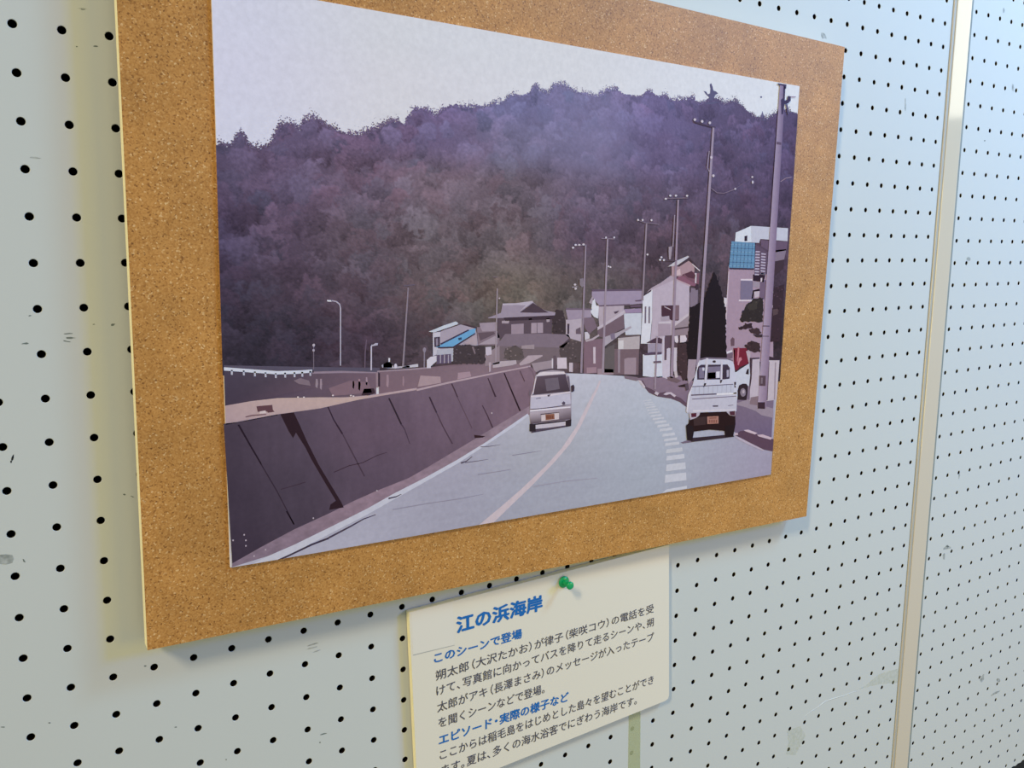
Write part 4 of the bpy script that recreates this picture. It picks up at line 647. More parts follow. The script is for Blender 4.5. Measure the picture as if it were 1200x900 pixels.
('printed_house#5/roof',9,[[105,83,100]],[[4120,1574],[4434,1573],[4435,1584],[4130,1584]]),
('printed_house#5/wall#2',9,[[218,208,218]],[[4045,1625],[4062,1538],[4082,1522],[4097,1574],[4124,1582],[4118,1678],[4076,1661]]),
('printed_house#5/wall#2',9,[[169,147,159]],[[4027,1550],[4054,1507],[4072,1500],[4055,1565]]),
('printed_house#5/window',9,[[86,66,82]],[[4272,1631],[4329,1622],[4310,1640],[4287,1647]]),
('printed_house#5/roof#2',9,[[194,173,185]],[[4114,1744],[4237,1691],[4385,1616],[4491,1610],[4398,1643],[4115,1769]]),
('printed_house#5/wall#3',8,[[116,91,103]],[[4115,1771],[4377,1649],[4392,1761],[4184,1832],[4116,1815]]),
('printed_house#5/roof#3',10,[[154,128,156]],[[4379,1613],[4556,1612],[4561,1646],[4392,1646]]),
('printed_house#5/roof#3',10,[[100,76,95]],[[4437,1586],[4549,1580],[4550,1600],[4443,1602]]),
('printed_house#5/roof#3',10,[[100,76,95]],[[4488,1546],[4554,1542],[4554,1555],[4495,1556]]),
('printed_house#5/wall#4',9,[[200,193,204]],[[4377,1647],[4561,1649],[4560,1824],[4397,1820],[4383,1720]]),
('printed_house#5/roof#4',10,[[173,155,167]],[[4178,1827],[4332,1790],[4448,1750],[4460,1764],[4356,1809],[4186,1900]]),
('printed_house#5/roof#4',11,[[127,108,129]],[[4240,1804],[4286,1797],[4293,1847],[4253,1849]]),
('printed_house#5/wall#5',9,[[182,163,167]],[[4322,1839],[4548,1832],[4547,1941],[4324,1931]]),
('printed_house#5/wall#5',10,[[212,197,200]],[[4324,1862],[4378,1861],[4380,1929],[4326,1928]]),
('printed_house#5/roof#3',10,[[96,77,82]],[[4333,1822],[4551,1824],[4552,1835],[4333,1840]]),
('printed_house#5/wall#6',8,[[118,92,101]],[[4175,1917],[4543,1939],[4544,2151],[4179,2121]]),
('printed_house#5/door',9,[[158,132,143]],[[4391,2012],[4422,2005],[4515,2009],[4517,2149],[4394,2137]]),
('printed_house#5/wall#6',9,[[101,88,91]],[[4186,1918],[4288,1887],[4294,2116],[4190,2108]]),
('printed_house#5/wall#6',9,[[159,131,142]],[[4122,2071],[4282,2087],[4283,2129],[4123,2119]]),
('printed_house#5/wall#6',9,[[150,129,140]],[[4322,1930],[4347,1932],[4350,2120],[4329,2118]]),
('printed_utility_pole#6',12,[[148,127,142]],[[3980,1116],[3994,1116],[3972,2094],[3951,2092]]),
('printed_utility_pole#6/crossarm',13,[[126,110,124]],[[3882,1123],[3995,1116],[3994,1110],[3882,1117]]),
('printed_utility_pole#6/insulator#1',14,[[203,185,195]],[[3880,1134],[3878,1139],[3872,1142],[3864,1142],[3858,1139],[3856,1135],[3858,1130],[3864,1127],[3872,1127],[3878,1130]]),
('printed_utility_pole#6/insulator#2',14,[[203,185,195]],[[3904,1113],[3902,1118],[3896,1121],[3889,1121],[3883,1118],[3880,1114],[3883,1109],[3888,1106],[3896,1106],[3902,1109]]),
('printed_utility_pole#6/insulator#3',14,[[203,185,195]],[[3938,1113],[3936,1118],[3930,1120],[3922,1120],[3916,1118],[3914,1113],[3916,1109],[3922,1106],[3929,1106],[3936,1109]]),
('printed_utility_pole#6/insulator#4',14,[[203,185,194]],[[3978,1110],[3976,1114],[3970,1117],[3962,1117],[3956,1114],[3954,1110],[3956,1105],[3962,1102],[3970,1102],[3976,1105]]),
('printed_utility_pole#6/insulator#5',14,[[204,186,196]],[[3903,1411],[3901,1415],[3895,1418],[3887,1418],[3881,1415],[3879,1410],[3881,1406],[3887,1403],[3894,1403],[3900,1406]]),
('printed_utility_pole#6/insulator#6',14,[[204,186,196]],[[3909,1442],[3907,1446],[3901,1449],[3893,1449],[3887,1446],[3885,1441],[3887,1437],[3893,1434],[3900,1434],[3907,1437]]),
('printed_utility_pole#6/transformer',13,[[135,118,129]],[[3934,1369],[3967,1363],[3976,1415],[3960,1434],[3935,1415]]),
('printed_utility_pole#6/insulator#7',13,[[159,141,152]],[[3864,1433],[3912,1431],[3911,1423],[3863,1426]]),
('printed_utility_pole#5',12,[[158,136,151]],[[4189,1066],[4204,1066],[4185,2113],[4162,2112]]),
('printed_utility_pole#5/crossarm',13,[[130,109,125]],[[4136,1066],[4266,1069],[4267,1061],[4137,1058]]),
('printed_utility_pole#5/insulator#1',14,[[205,188,197]],[[4190,1055],[4188,1059],[4184,1062],[4178,1062],[4173,1059],[4171,1055],[4173,1051],[4178,1048],[4183,1048],[4188,1050]]),
('printed_utility_pole#5/insulator#2',14,[[205,188,197]],[[4270,1054],[4269,1058],[4264,1061],[4258,1061],[4254,1058],[4252,1054],[4254,1050],[4258,1047],[4264,1047],[4269,1050]]),
('printed_utility_pole#5/insulator#3',14,[[206,188,198]],[[4220,1276],[4219,1280],[4214,1283],[4208,1283],[4204,1280],[4202,1276],[4204,1272],[4208,1269],[4214,1269],[4218,1272]]),
('printed_utility_pole#5/insulator#4',14,[[206,188,198]],[[4239,1281],[4238,1286],[4233,1288],[4227,1288],[4222,1285],[4220,1281],[4222,1277],[4227,1274],[4232,1274],[4237,1277]]),
('printed_house#6/wall',9,[[217,206,215]],[[4566,1516],[4671,1460],[4674,1730],[4660,1904],[4559,1898],[4566,1733],[4569,1596]]),
('printed_house#6/wall#2',9,[[187,164,178]],[[4669,1457],[4760,1432],[4914,1384],[5076,1444],[5087,1779],[5086,1892],[4953,2044],[4670,2026],[4659,1869],[4673,1699]]),
('printed_house#6/roof',10,[[176,151,164]],[[4566,1516],[4659,1449],[4759,1409],[4860,1353],[4908,1361],[4924,1382],[4670,1463],[4660,1468]]),
('printed_house#6/roof',11,[[63,44,56]],[[4566,1506],[4654,1465],[4658,1476],[4571,1517]]),
('printed_house#6/roof#2',10,[[135,85,103]],[[4914,1387],[4965,1350],[5008,1358],[5151,1423],[5141,1447],[5081,1438]]),
('printed_house#6/roof#2',11,[[184,150,159]],[[4924,1382],[5065,1428],[5089,1436],[5082,1447],[4925,1393]]),
('printed_house#6/window',11,[[72,42,56]],[[4770,1596],[4966,1599],[4969,1727],[4897,1724],[4775,1684]]),
('printed_house#6/window',12,[[125,94,104]],[[4907,1600],[4963,1599],[4966,1719],[4912,1720]]),
('printed_house#6/window',12,[[173,149,158]],[[4798,1599],[4872,1629],[4872,1638],[4803,1611]]),
('printed_house#6/window',12,[[170,149,162]],[[4770,1689],[4858,1683],[4865,1722],[4771,1722]]),
('printed_house#6/window',12,[[208,189,198]],[[4743,1732],[4876,1731],[4877,1743],[4746,1742]]),
('printed_house#6/window#228',11,[[117,99,115]],[[4592,1600],[4608,1597],[4610,1734],[4594,1734]]),
('printed_house#6/window#268',11,[[117,99,115]],[[4632,1602],[4648,1598],[4651,1735],[4635,1736]]),
('printed_house#6/wall#3',10,[[131,110,125]],[[5080,1458],[5175,1467],[5177,1615],[5088,1620]]),
('printed_house#6/wall#3',11,[[61,42,53]],[[5139,1439],[5173,1432],[5181,1475],[5148,1479]]),
('printed_house#6/wall#3',11,[[61,42,53]],[[5077,1461],[5093,1458],[5092,1497],[5079,1497]]),
('printed_house#6/roof#3',12,[[197,175,183]],[[4919,1748],[5076,1666],[5092,1666],[5090,1684],[4925,1772]]),
('printed_house#6/wall#4',11,[[153,130,138]],[[4925,1772],[5090,1684],[5092,1780],[4926,1792]]),
('printed_house#6/roof#3',12,[[72,53,62]],[[4926,1790],[5092,1780],[5093,1792],[4927,1802]]),
('printed_house#6/wall#4',11,[[146,121,130]],[[4921,1800],[5093,1789],[5096,1852],[4923,1851]]),
('printed_house#6/wall#4',10,[[89,66,75]],[[4818,1846],[5095,1844],[5105,2054],[4826,2036]]),
('printed_house#6/wall#5',12,[[216,195,202]],[[4924,1855],[4961,1853],[4970,1901],[4958,1915],[4931,1903]]),
('printed_house#6/wall#5',12,[[210,187,196]],[[4988,1853],[5047,1853],[5067,1886],[5050,1920],[4990,1914]]),
('printed_house#6/wall#2',11,[[168,143,157]],[[4741,1745],[4877,1754],[4881,1841],[4745,1850]]),
('printed_house#6/wall#6',11,[[207,199,211]],[[4584,1988],[4803,1996],[4804,2192],[4761,2193],[4590,2166]]),
('printed_house#6/roof#4',12,[[77,53,69]],[[4614,1896],[4705,1862],[4754,1857],[4789,1873],[4787,1910],[4731,1903]]),
('printed_house#6/window#9',11,[[158,140,158]],[[4632,1902],[4787,1910],[4786,1981],[4635,1977]]),
('printed_house#6/roof#4',12,[[87,66,86]],[[4599,1984],[4672,1974],[4790,1980],[4787,2000],[4599,1996]]),
('printed_house#6/wall#7',12,[[200,180,194]],[[4791,1854],[4816,1851],[4848,1947],[4883,1954],[4887,2198],[4856,2210],[4804,2192]]),
('printed_house#6/wall#7',12,[[200,180,191]],[[4919,1951],[4957,1953],[4964,2156],[4927,2153]]),
('printed_house#6/wall#7',13,[[94,70,83]],[[4814,1860],[4873,1853],[4870,1948],[4843,1956],[4843,2051],[4819,2050]]),
('printed_house#6/wall#8',12,[[171,134,141]],[[4867,1274],[5049,1231],[5122,1270],[5125,1327],[5028,1335],[4966,1362],[4871,1360]]),
('printed_house#6/roof#5',13,[[194,180,188]],[[4824,1282],[4910,1237],[5045,1193],[5060,1203],[4949,1269]]),
('printed_house#6/roof#5',14,[[71,50,59]],[[4918,1278],[5061,1204],[5189,1308],[5176,1320],[5068,1228],[4950,1283]]),
('printed_house#6/roof#5',15,[[204,183,189]],[[5095,1256],[5189,1313],[5183,1322],[5096,1266]]),
('printed_house#6/window#10',13,[[120,77,91]],[[4990,1344],[5092,1322],[5145,1336],[5184,1337],[5182,1432],[5142,1422],[5043,1382]]),
('printed_house#6/window#10',14,[[87,48,61]],[[5016,1344],[5092,1317],[5139,1355],[5134,1384],[5056,1373]]),
('printed_house#6/wall#8',13,[[205,170,174]],[[4919,1316],[4963,1297],[4971,1349],[4927,1355]]),
('printed_house#6/wall#8',14,[[204,183,189]],[[5132,1336],[5151,1336],[5152,1422],[5136,1420]]),
('printed_utility_pole#4',14,[[145,123,136]],[[4578,941],[4594,941],[4575,1549],[4556,1548]]),
('printed_utility_pole#4/crossarm',15,[[125,104,120]],[[4494,920],[4574,938],[4718,948],[4719,941],[4576,931],[4496,913]]),
('printed_utility_pole#4/insulator#1',16,[[208,188,197]],[[4508,915],[4506,919],[4501,922],[4494,923],[4489,920],[4487,915],[4489,910],[4494,908],[4500,907],[4506,910]]),
('printed_utility_pole#4/insulator#2',16,[[207,188,196]],[[4555,914],[4554,918],[4548,921],[4542,922],[4536,919],[4534,914],[4536,909],[4541,906],[4548,906],[4553,909]]),
('printed_utility_pole#4/insulator#3',16,[[207,188,196]],[[4647,913],[4645,918],[4640,921],[4633,921],[4628,918],[4626,913],[4628,908],[4633,906],[4640,905],[4645,908]]),
('printed_utility_pole#4/insulator#4',16,[[208,189,197]],[[4615,1183],[4613,1188],[4608,1191],[4601,1191],[4595,1188],[4593,1183],[4595,1179],[4600,1176],[4607,1176],[4612,1179]]),
('printed_utility_pole#3',17,[[153,128,144]],[[4907,744],[4925,743],[4922,2208],[4890,2206]]),
('printed_utility_pole#3/crossarm',18,[[122,101,116]],[[4775,742],[5026,729],[5025,722],[4774,735]]),
('printed_utility_pole#3/insulator#1',19,[[209,191,198]],[[4793,741],[4791,746],[4784,749],[4776,749],[4770,746],[4767,742],[4770,737],[4776,734],[4784,734],[4790,736]]),
('printed_utility_pole#3/insulator#2',19,[[208,191,198]],[[4841,714],[4839,719],[4833,722],[4825,723],[4818,720],[4816,715],[4818,710],[4824,707],[4832,707],[4839,710]]),
('printed_utility_pole#3/insulator#3',19,[[208,190,198]],[[4902,712],[4899,717],[4893,720],[4885,720],[4878,718],[4876,713],[4878,708],[4884,705],[4892,705],[4899,707]]),
('printed_utility_pole#3/insulator#4',19,[[208,190,197]],[[5024,709],[5021,714],[5015,717],[5007,717],[5000,714],[4997,710],[4999,705],[5006,702],[5014,701],[5021,704]]),
('printed_utility_pole#3/insulator#5',19,[[209,192,200]],[[4765,1206],[4762,1210],[4756,1213],[4748,1213],[4742,1210],[4739,1206],[4741,1201],[4748,1198],[4755,1198],[4762,1201]]),
('printed_utility_pole#3/insulator#6',19,[[209,192,201]],[[4752,1226],[4749,1231],[4743,1234],[4735,1234],[4729,1231],[4726,1226],[4728,1221],[4734,1218],[4742,1218],[4749,1221]]),
('printed_utility_pole#3/insulator#7',19,[[209,192,200]],[[4793,1228],[4791,1233],[4785,1236],[4777,1236],[4770,1233],[4767,1228],[4770,1223],[4776,1220],[4784,1220],[4791,1223]]),
('printed_utility_pole#3/transformer',18,[[157,136,147]],[[4827,1123],[4864,1116],[4865,1140],[4854,1223],[4834,1223],[4828,1154]]),
('printed_utility_pole#3/crossarm',18,[[93,73,86]],[[4804,1235],[4916,1237],[4916,1230],[4804,1228]]),
('printed_utility_pole#3/crossarm',18,[[156,133,146]],[[4876,866],[4868,1119],[4879,1120],[4887,867]]),
('printed_road_sign',18,[[158,134,148]],[[4732,2287],[4737,2052],[4739,1847],[4722,1846],[4720,2050],[4715,2285]]),
('printed_road_sign/sign_plate',19,[[105,83,98]],[[4699,2051],[4780,2052],[4787,2069],[4702,2066]]),
('printed_cypress_tree',15,[[26,13,22]],[[5349,1322],[5358,1332],[5367,1342],[5373,1354],[5388,1362],[5388,1375],[5392,1387],[5397,1398],[5416,1407],[5407,1421],[5416,1432],[5418,1443],[5437,1452],[5441,1464],[5439,1476],[5448,1487],[5454,1498],[5463,1509],[5455,1523],[5460,1535],[5471,1547],[5477,1559],[5487,1571],[5484,1585],[5491,1598],[5499,1610],[5495,1624],[5512,1635],[5512,1648],[5516,1660],[5521,1672],[5515,1684],[5509,1696],[5510,1708],[5515,1720],[5514,1732],[5524,1744],[5525,1756],[5526,1768],[5529,1780],[5515,1792],[5518,1804],[5528,1816],[5523,1828],[5528,1840],[5529,1852],[5523,1864],[5522,1876],[5535,1888],[5530,1900],[5531,1912],[5529,1924],[5531,1937],[5534,1949],[5537,1961],[5546,1974],[5545,1986],[5542,1998],[5536,2010],[5539,2022],[5546,2034],[5547,2046],[5551,2059],[5550,2071],[5548,2084],[5531,2088],[5515,2093],[5498,2095],[5477,2088],[5462,2094],[5445,2096],[5432,2107],[5408,2101],[5396,2108],[5394,2123],[5383,2131],[5366,2135],[5351,2140],[5341,2149],[5327,2155],[5327,2171],[5312,2176],[5295,2180],[5292,2194],[5271,2194],[5263,2205],[5253,2214],[5247,2226],[5227,2226],[5223,2240],[5202,2240],[5196,2248],[5180,2253],[5164,2245],[5148,2247],[5131,2246],[5115,2242],[5099,2245],[5083,2242],[5065,2242],[5058,2230],[5058,2216],[5054,2204],[5040,2193],[5038,2180],[5027,2169],[5019,2157],[5018,2144],[5003,2133],[5003,2120],[4988,2110],[4980,2098],[4973,2085],[4955,2073],[4963,2062],[4962,2049],[4957,2037],[4968,2025],[4959,2012],[4968,2001],[4969,1989],[4965,1976],[4963,1964],[4968,1952],[4963,1940],[4969,1928],[4965,1918],[4981,1914],[4997,1912],[5014,1912],[5031,1913],[5047,1909],[5064,1908],[5083,1908],[5081,1896],[5077,1884],[5081,1873],[5084,1861],[5076,1849],[5075,1837],[5075,1826],[5083,1815],[5081,1803],[5086,1792],[5080,1780],[5076,1768],[5084,1758],[5089,1746],[5080,1734],[5083,1723],[5085,1712],[5089,1700],[5082,1688],[5081,1677],[5082,1665],[5092,1655],[5084,1643],[5084,1631],[5085,1617],[5103,1619],[5117,1615],[5131,1610],[5147,1609],[5158,1598],[5172,1594],[5186,1589],[5201,1585],[5220,1589],[5239,1583],[5240,1571],[5245,1560],[5241,1547],[5261,1540],[5262,1529],[5268,1518],[5267,1506],[5268,1494],[5285,1486],[5280,1473],[5286,1462],[5303,1455],[5299,1441],[5299,1429],[5312,1420],[5321,1410],[5317,1397],[5327,1387],[5332,1376],[5339,1366],[5344,1355],[5338,1341],[5351,1332]]),
('printed_cypress_tree',15.3,[[37,22,33]],[[5161,1949],[5153,1953],[5142,1954],[5138,1948],[5146,1942],[5154,1944]]),
('printed_cypress_tree',15.3,[[37,22,33]],[[5154,1886],[5150,1892],[5138,1890],[5134,1885],[5138,1882],[5150,1882]]),
('printed_cypress_tree',15.3,[[18,13,15]],[[5515,1981],[5506,1984],[5494,1983],[5494,1974],[5505,1973]]),
('printed_cypress_tree',15.3,[[37,22,34]],[[5055,2011],[5044,2018],[5030,2012],[5030,2007],[5045,2005]]),
('printed_cypress_tree',15.3,[[18,13,15]],[[5286,1881],[5274,1888],[5261,1884],[5264,1875],[5274,1876]]),
('printed_cypress_tree',15.3,[[32,18,28]],[[5266,2076],[5255,2080],[5247,2080],[5236,2074],[5245,2070],[5255,2070]]),
('printed_cypress_tree',15.3,[[18,13,15]],[[5393,1841],[5382,1849],[5365,1843],[5371,1835],[5380,1835]]),
('printed_cypress_tree',15.3,[[43,26,39]],[[5040,2147],[5038,2156],[5028,2148],[5026,2143],[5038,2140]]),
('printed_cypress_tree',15.3,[[37,22,33]],[[5235,1935],[5232,1943],[5219,1941],[5210,1934],[5219,1931],[5231,1929]]),
('printed_cypress_tree',15.3,[[37,22,33]],[[5169,1705],[5166,1712],[5153,1712],[5152,1704],[5153,1700],[5164,1700]]),
('printed_cypress_tree',15.3,[[37,22,33]],[[5150,1972],[5140,1976],[5133,1979],[5126,1970],[5132,1966],[5139,1967]]),
('printed_cypress_tree',15.3,[[31,17,27]],[[5408,1439],[5404,1448],[5395,1442],[5390,1435],[5406,1434]]),
('printed_cypress_tree',15.3,[[37,21,33]],[[5358,1610],[5359,1615],[5344,1613],[5340,1609],[5344,1603],[5355,1605]]),
('printed_cypress_tree',15.3,[[43,26,39]],[[5190,2231],[5182,2238],[5171,2234],[5169,2226],[5181,2223]]),
('printed_cypress_tree',15.3,[[32,17,28]],[[5356,1739],[5346,1742],[5337,1744],[5332,1738],[5338,1730],[5349,1730]]),
('printed_cypress_tree',15.3,[[32,17,28]],[[5413,2086],[5408,2089],[5396,2089],[5394,2084],[5397,2077],[5407,2078]]),
('printed_cypress_tree',15.3,[[42,26,38]],[[5230,1972],[5225,1980],[5215,1976],[5204,1970],[5211,1966],[5222,1965]]),
('printed_cypress_tree',15.3,[[37,21,33]],[[5506,1886],[5507,1892],[5494,1893],[5490,1886],[5491,1879],[5503,1880]]),
('printed_cypress_tree',15.3,[[18,13,15]],[[5067,1950],[5056,1956],[5043,1951],[5039,1944],[5055,1944]]),
('printed_cypress_tree',15.3,[[32,17,28]],[[5496,2006],[5488,2009],[5474,2011],[5472,2004],[5477,1998],[5486,2001]]),
('printed_cypress_tree',15.3,[[31,17,27]],[[5425,1494],[5423,1502],[5411,1498],[5401,1494],[5412,1487],[5418,1489]]),
('printed_cypress_tree',15.3,[[43,26,39]],[[5160,2171],[5154,2177],[5142,2174],[5143,2167],[5155,2162]]),
('printed_cypress_tree',15.3,[[18,13,15]],[[5190,1937],[5180,1944],[5170,1939],[5170,1932],[5181,1931]]),
('printed_cypress_tree',15.3,[[18,13,14]],[[5305,1721],[5298,1726],[5285,1724],[5284,1717],[5296,1713]]),
('printed_cypress_tree',15.3,[[32,18,28]],[[5090,1938],[5085,1945],[5075,1941],[5075,1933],[5083,1932]]),
('printed_cypress_tree',15.3,[[18,13,15]],[[5061,2102],[5050,2110],[5040,2106],[5038,2096],[5049,2093]]),
('printed_cypress_tree',15.3,[[18,13,15]],[[5331,2011],[5326,2019],[5318,2014],[5312,2006],[5325,2003]]),
('printed_cypress_tree',15.3,[[32,17,28]],[[5326,2077],[5317,2081],[5305,2079],[5306,2071],[5315,2071]]),
('printed_cypress_tree',15.3,[[31,17,27]],[[5387,1448],[5382,1452],[5372,1456],[5373,1448],[5372,1442],[5383,1441]]),
('printed_cypress_tree',15.3,[[42,26,38]],[[5148,1617],[5136,1622],[5123,1620],[5124,1613],[5135,1609]]),
('printed_cypress_tree',15.3,[[42,26,38]],[[5113,1697],[5107,1703],[5096,1700],[5094,1696],[5094,1689],[5108,1689]]),
('printed_hedge',16,[[65,44,50]],[[4964,1914],[4981,1918],[4997,1920],[5013,1922],[5029,1920],[5046,1923],[5054,1921],[5067,1932],[5064,1944],[5065,1956],[5060,1967],[5071,1979],[5062,1991],[5074,2003],[5072,2014],[5077,2026],[5080,2038],[5082,2050],[5072,2061],[5078,2073],[5083,2085],[5080,2096],[5076,2108],[5087,2120],[5092,2132],[5092,2144],[5094,2156],[5086,2167],[5090,2179],[5095,2191],[5095,2203],[5093,2212],[5083,2224],[5066,2227],[5055,2237],[5033,2240],[5027,2228],[5022,2215],[5016,2202],[5002,2192],[5007,2176],[5000,2164],[4980,2155],[4985,2140],[4978,2128],[4969,2118],[4971,2106],[4960,2093],[4960,2081],[4966,2070],[4971,2058],[4965,2046],[4964,2034],[4961,2022],[4956,2010],[4968,1999],[4957,1986],[4967,1975],[4972,1963],[4968,1951],[4963,1939],[4960,1927]]),
('printed_hedge',16.3,[[76,52,58]],[[5060,2016],[5054,2020],[5040,2019],[5035,2014],[5044,2010],[5051,2007]]),
('printed_hedge',16.3,[[76,52,58]],[[5056,2006],[5048,2012],[5036,2007],[5033,1999],[5047,2001]]),
('printed_hedge',16.3,[[51,34,38]],[[5013,1945],[5003,1952],[4994,1948],[4993,1939],[5004,1940]]),
('printed_hedge',16.3,[[86,60,67]],[[4997,1986],[4997,1992],[4986,1989],[4978,1985],[4983,1982],[4994,1982]]),
('printed_hedge',16.3,[[97,67,75]],[[5035,2013],[5032,2016],[5024,2020],[5019,2012],[5021,2007],[5032,2008]]),
('printed_hedge',16.3,[[97,67,75]],[[5023,2164],[5019,2168],[5007,2168],[4997,2162],[5004,2156],[5016,2156]]),
('printed_hedge',16.3,[[76,52,58]],[[5056,1926],[5051,1930],[5038,1930],[5030,1925],[5039,1919],[5051,1921]]),
('printed_hedge',16.3,[[76,52,58]],[[5072,2104],[5068,2108],[5053,2106],[5058,2098],[5067,2100]]),
('printed_hedge',16.3,[[86,60,67]],[[4994,2104],[4990,2111],[4981,2108],[4980,2104],[4979,2099],[4992,2100]]),
('printed_hedge',16.3,[[51,34,38]],[[5030,2045],[5023,2049],[5013,2052],[5001,2043],[5013,2039],[5024,2041]]),
('printed_hedge',16.3,[[76,52,58]],[[5006,1983],[5003,1987],[4990,1989],[4983,1981],[4988,1976],[5001,1979]]),
('printed_hedge',16.3,[[86,60,67]],[[5054,2073],[5042,2078],[5032,2075],[5033,2067],[5042,2068]]),
('printed_hedge',16.3,[[76,52,58]],[[5020,2055],[5017,2062],[5007,2062],[4998,2053],[5005,2046],[5015,2046]]),
('printed_sidewalk_wall',17,[[164,139,151]],[[5089,2061],[5185,2068],[5169,2215],[5102,2279],[5084,2209]]),
('printed_flower_bed',17,[[115,89,96]],[[4855,2196],[4893,2189],[5018,2238],[4973,2254],[4869,2221]]),
('printed_flower_bed',17,[[196,174,178]],[[4930,2154],[4962,2146],[4977,2205],[4945,2208]]),
('printed_flower_bed',17,[[43,26,33]],[[4980,2279],[5058,2270],[5066,2296],[5000,2290]]),
('printed_house#7/wall#2',7,[[165,134,150]],[[5526,1282],[5849,1284],[5996,1345],[6100,1384],[6157,2154],[5501,2110],[5520,1708]]),
('printed_house#7/wall',7,[[211,204,211]],[[5597,996],[5783,935],[5799,1076],[5592,1080]]),
('printed_house#7/wall',8,[[193,183,194]],[[5783,935],[6263,946],[6265,1062],[6008,1050],[5906,1046],[5894,1080],[5800,1078]]),
('printed_house#7/window',9,[[42,25,41]],[[5706,1025],[5740,1018],[5743,1065],[5709,1068]]),
('printed_house#7/roof',9,[[100,134,164]],[[5550,1069],[5850,1081],[5845,1304],[5532,1297]]),
('printed_house#7/roof',10,[[121,149,179]],[[5543,1093],[5843,1099],[5843,1104],[5544,1099]]),
('printed_house#7/roof',10,[[83,110,143]],[[5541,1123],[5842,1129],[5842,1135],[5541,1129]]),
('printed_house#7/roof',10,[[121,149,180]],[[5539,1153],[5841,1160],[5841,1166],[5539,1159]]),
('printed_house#7/roof',10,[[83,110,143]],[[5536,1183],[5840,1190],[5841,1196],[5537,1189]]),
('printed_house#7/roof',10,[[121,149,180]],[[5534,1213],[5839,1221],[5840,1227],[5534,1219]]),
('printed_house#7/roof',10,[[84,110,143]],[[5532,1243],[5839,1252],[5839,1258],[5532,1249]]),
('printed_house#7/roof',10,[[121,150,180]],[[5529,1273],[5838,1283],[5838,1288],[5530,1279]]),
('printed_house#7/roof',10,[[86,114,148]],[[5581,1078],[5589,1078],[5580,1297],[5572,1297]]),
('printed_house#7/roof',10,[[86,114,147]],[[5626,1078],[5634,1078],[5625,1297],[5617,1297]]),
('printed_house#7/roof',10,[[86,114,147]],[[5670,1078],[5679,1078],[5670,1297],[5662,1297]]),
('printed_house#7/roof',10,[[86,114,147]],[[5716,1077],[5724,1077],[5716,1298],[5707,1298]]),
('printed_house#7/roof',10,[[85,114,147]],[[5761,1077],[5769,1077],[5761,1298],[5753,1298]]),
('printed_house#7/roof',10,[[85,113,147]],[[5807,1076],[5815,1076],[5807,1298],[5798,1298]]),
('printed_house#7/roof',11,[[58,45,66]],[[5536,1294],[5845,1302],[5843,1315],[5537,1307]]),
('printed_house#7/roof#2',9,[[102,77,97]],[[5914,1056],[6268,1064],[6259,1143],[6091,1164],[6001,1154],[5917,1105]]),
('printed_house#7/roof#2',9,[[131,109,124]],[[6075,1144],[6255,1133],[6232,1225],[6098,1250]]),
('printed_house#7/roof#3',9,[[94,71,90]],[[5841,1081],[6017,1164],[6008,1357],[5851,1355]]),
('printed_house#7/roof#3',10,[[181,160,179]],[[5855,1150],[5910,1153],[5908,1164],[5853,1163]]),
('printed_house#7/roof#3',10,[[177,156,174]],[[5929,1168],[5988,1173],[5986,1185],[5927,1181]]),
('printed_house#7/roof#3',10,[[181,161,179]],[[5855,1175],[5910,1177],[5908,1189],[5853,1188]]),
('printed_house#7/roof#3',10,[[177,156,175]],[[5929,1192],[5988,1198],[5986,1210],[5927,1206]]),
('printed_house#7/roof#3',10,[[181,161,179]],[[5855,1199],[5911,1202],[5909,1214],[5853,1212]]),
('printed_house#7/roof#3',10,[[177,156,175]],[[5929,1217],[5988,1223],[5986,1235],[5927,1231]]),
('printed_house#7/roof#3',10,[[181,161,179]],[[5856,1224],[5911,1227],[5909,1239],[5854,1237]]),
('printed_house#7/roof#3',10,[[177,157,175]],[[5930,1242],[5989,1248],[5987,1260],[5928,1256]]),
('printed_house#7/roof#3',10,[[181,161,179]],[[5856,1249],[5911,1252],[5909,1264],[5854,1262]]),
('printed_house#7/roof#3',10,[[177,157,175]],[[5930,1267],[5989,1273],[5987,1285],[5928,1281]]),
('printed_house#7/roof#3',10,[[181,161,179]],[[5856,1274],[5912,1277],[5909,1289],[5854,1287]]),
('printed_house#7/roof#3',10,[[177,157,175]],[[5930,1292],[5989,1298],[5987,1310],[5928,1306]]),
('printed_house#7/roof#3',10,[[182,161,179]],[[5856,1299],[5912,1302],[5910,1314],[5854,1312]]),
('printed_house#7/roof#3',10,[[177,157,175]],[[5930,1317],[5990,1324],[5988,1336],[5928,1331]]),
('printed_house#7/roof#3',10,[[182,161,179]],[[5856,1324],[5912,1327],[5910,1339],[5854,1336]]),
('printed_house#7/roof#3',10,[[177,157,175]],[[5931,1342],[5990,1349],[5988,1361],[5929,1356]]),
('printed_house#7/roof#3',10,[[182,161,179]],[[5857,1348],[5912,1352],[5910,1364],[5855,1361]]),
('printed_house#7/roof#3',10,[[177,157,175]],[[5934,1344],[5993,1345],[5991,1357],[5932,1356]]),
('printed_house#7/roof#3',11,[[85,63,81]],[[5843,1081],[5865,1086],[6015,1144],[6013,1159],[5866,1098]]),
('printed_house#7/wall#3',9,[[42,20,37]],[[5834,1355],[5994,1360],[5976,1425],[5838,1411]]),
('printed_house#7/wall#3',9,[[113,88,109]],[[5931,1414],[6004,1405],[6002,1578],[5928,1576]]),
('printed_house#7/wall#3',10,[[213,188,197]],[[5935,1389],[5956,1385],[5954,1420],[5935,1422]]),
('printed_house#7/window#2',9,[[211,187,196]],[[5682,1392],[5833,1394],[5846,1590],[5669,1587],[5672,1574],[5693,1569]]),
('printed_house#7/window#2',10,[[122,106,129]],[[5683,1406],[5834,1411],[5847,1577],[5687,1573]]),
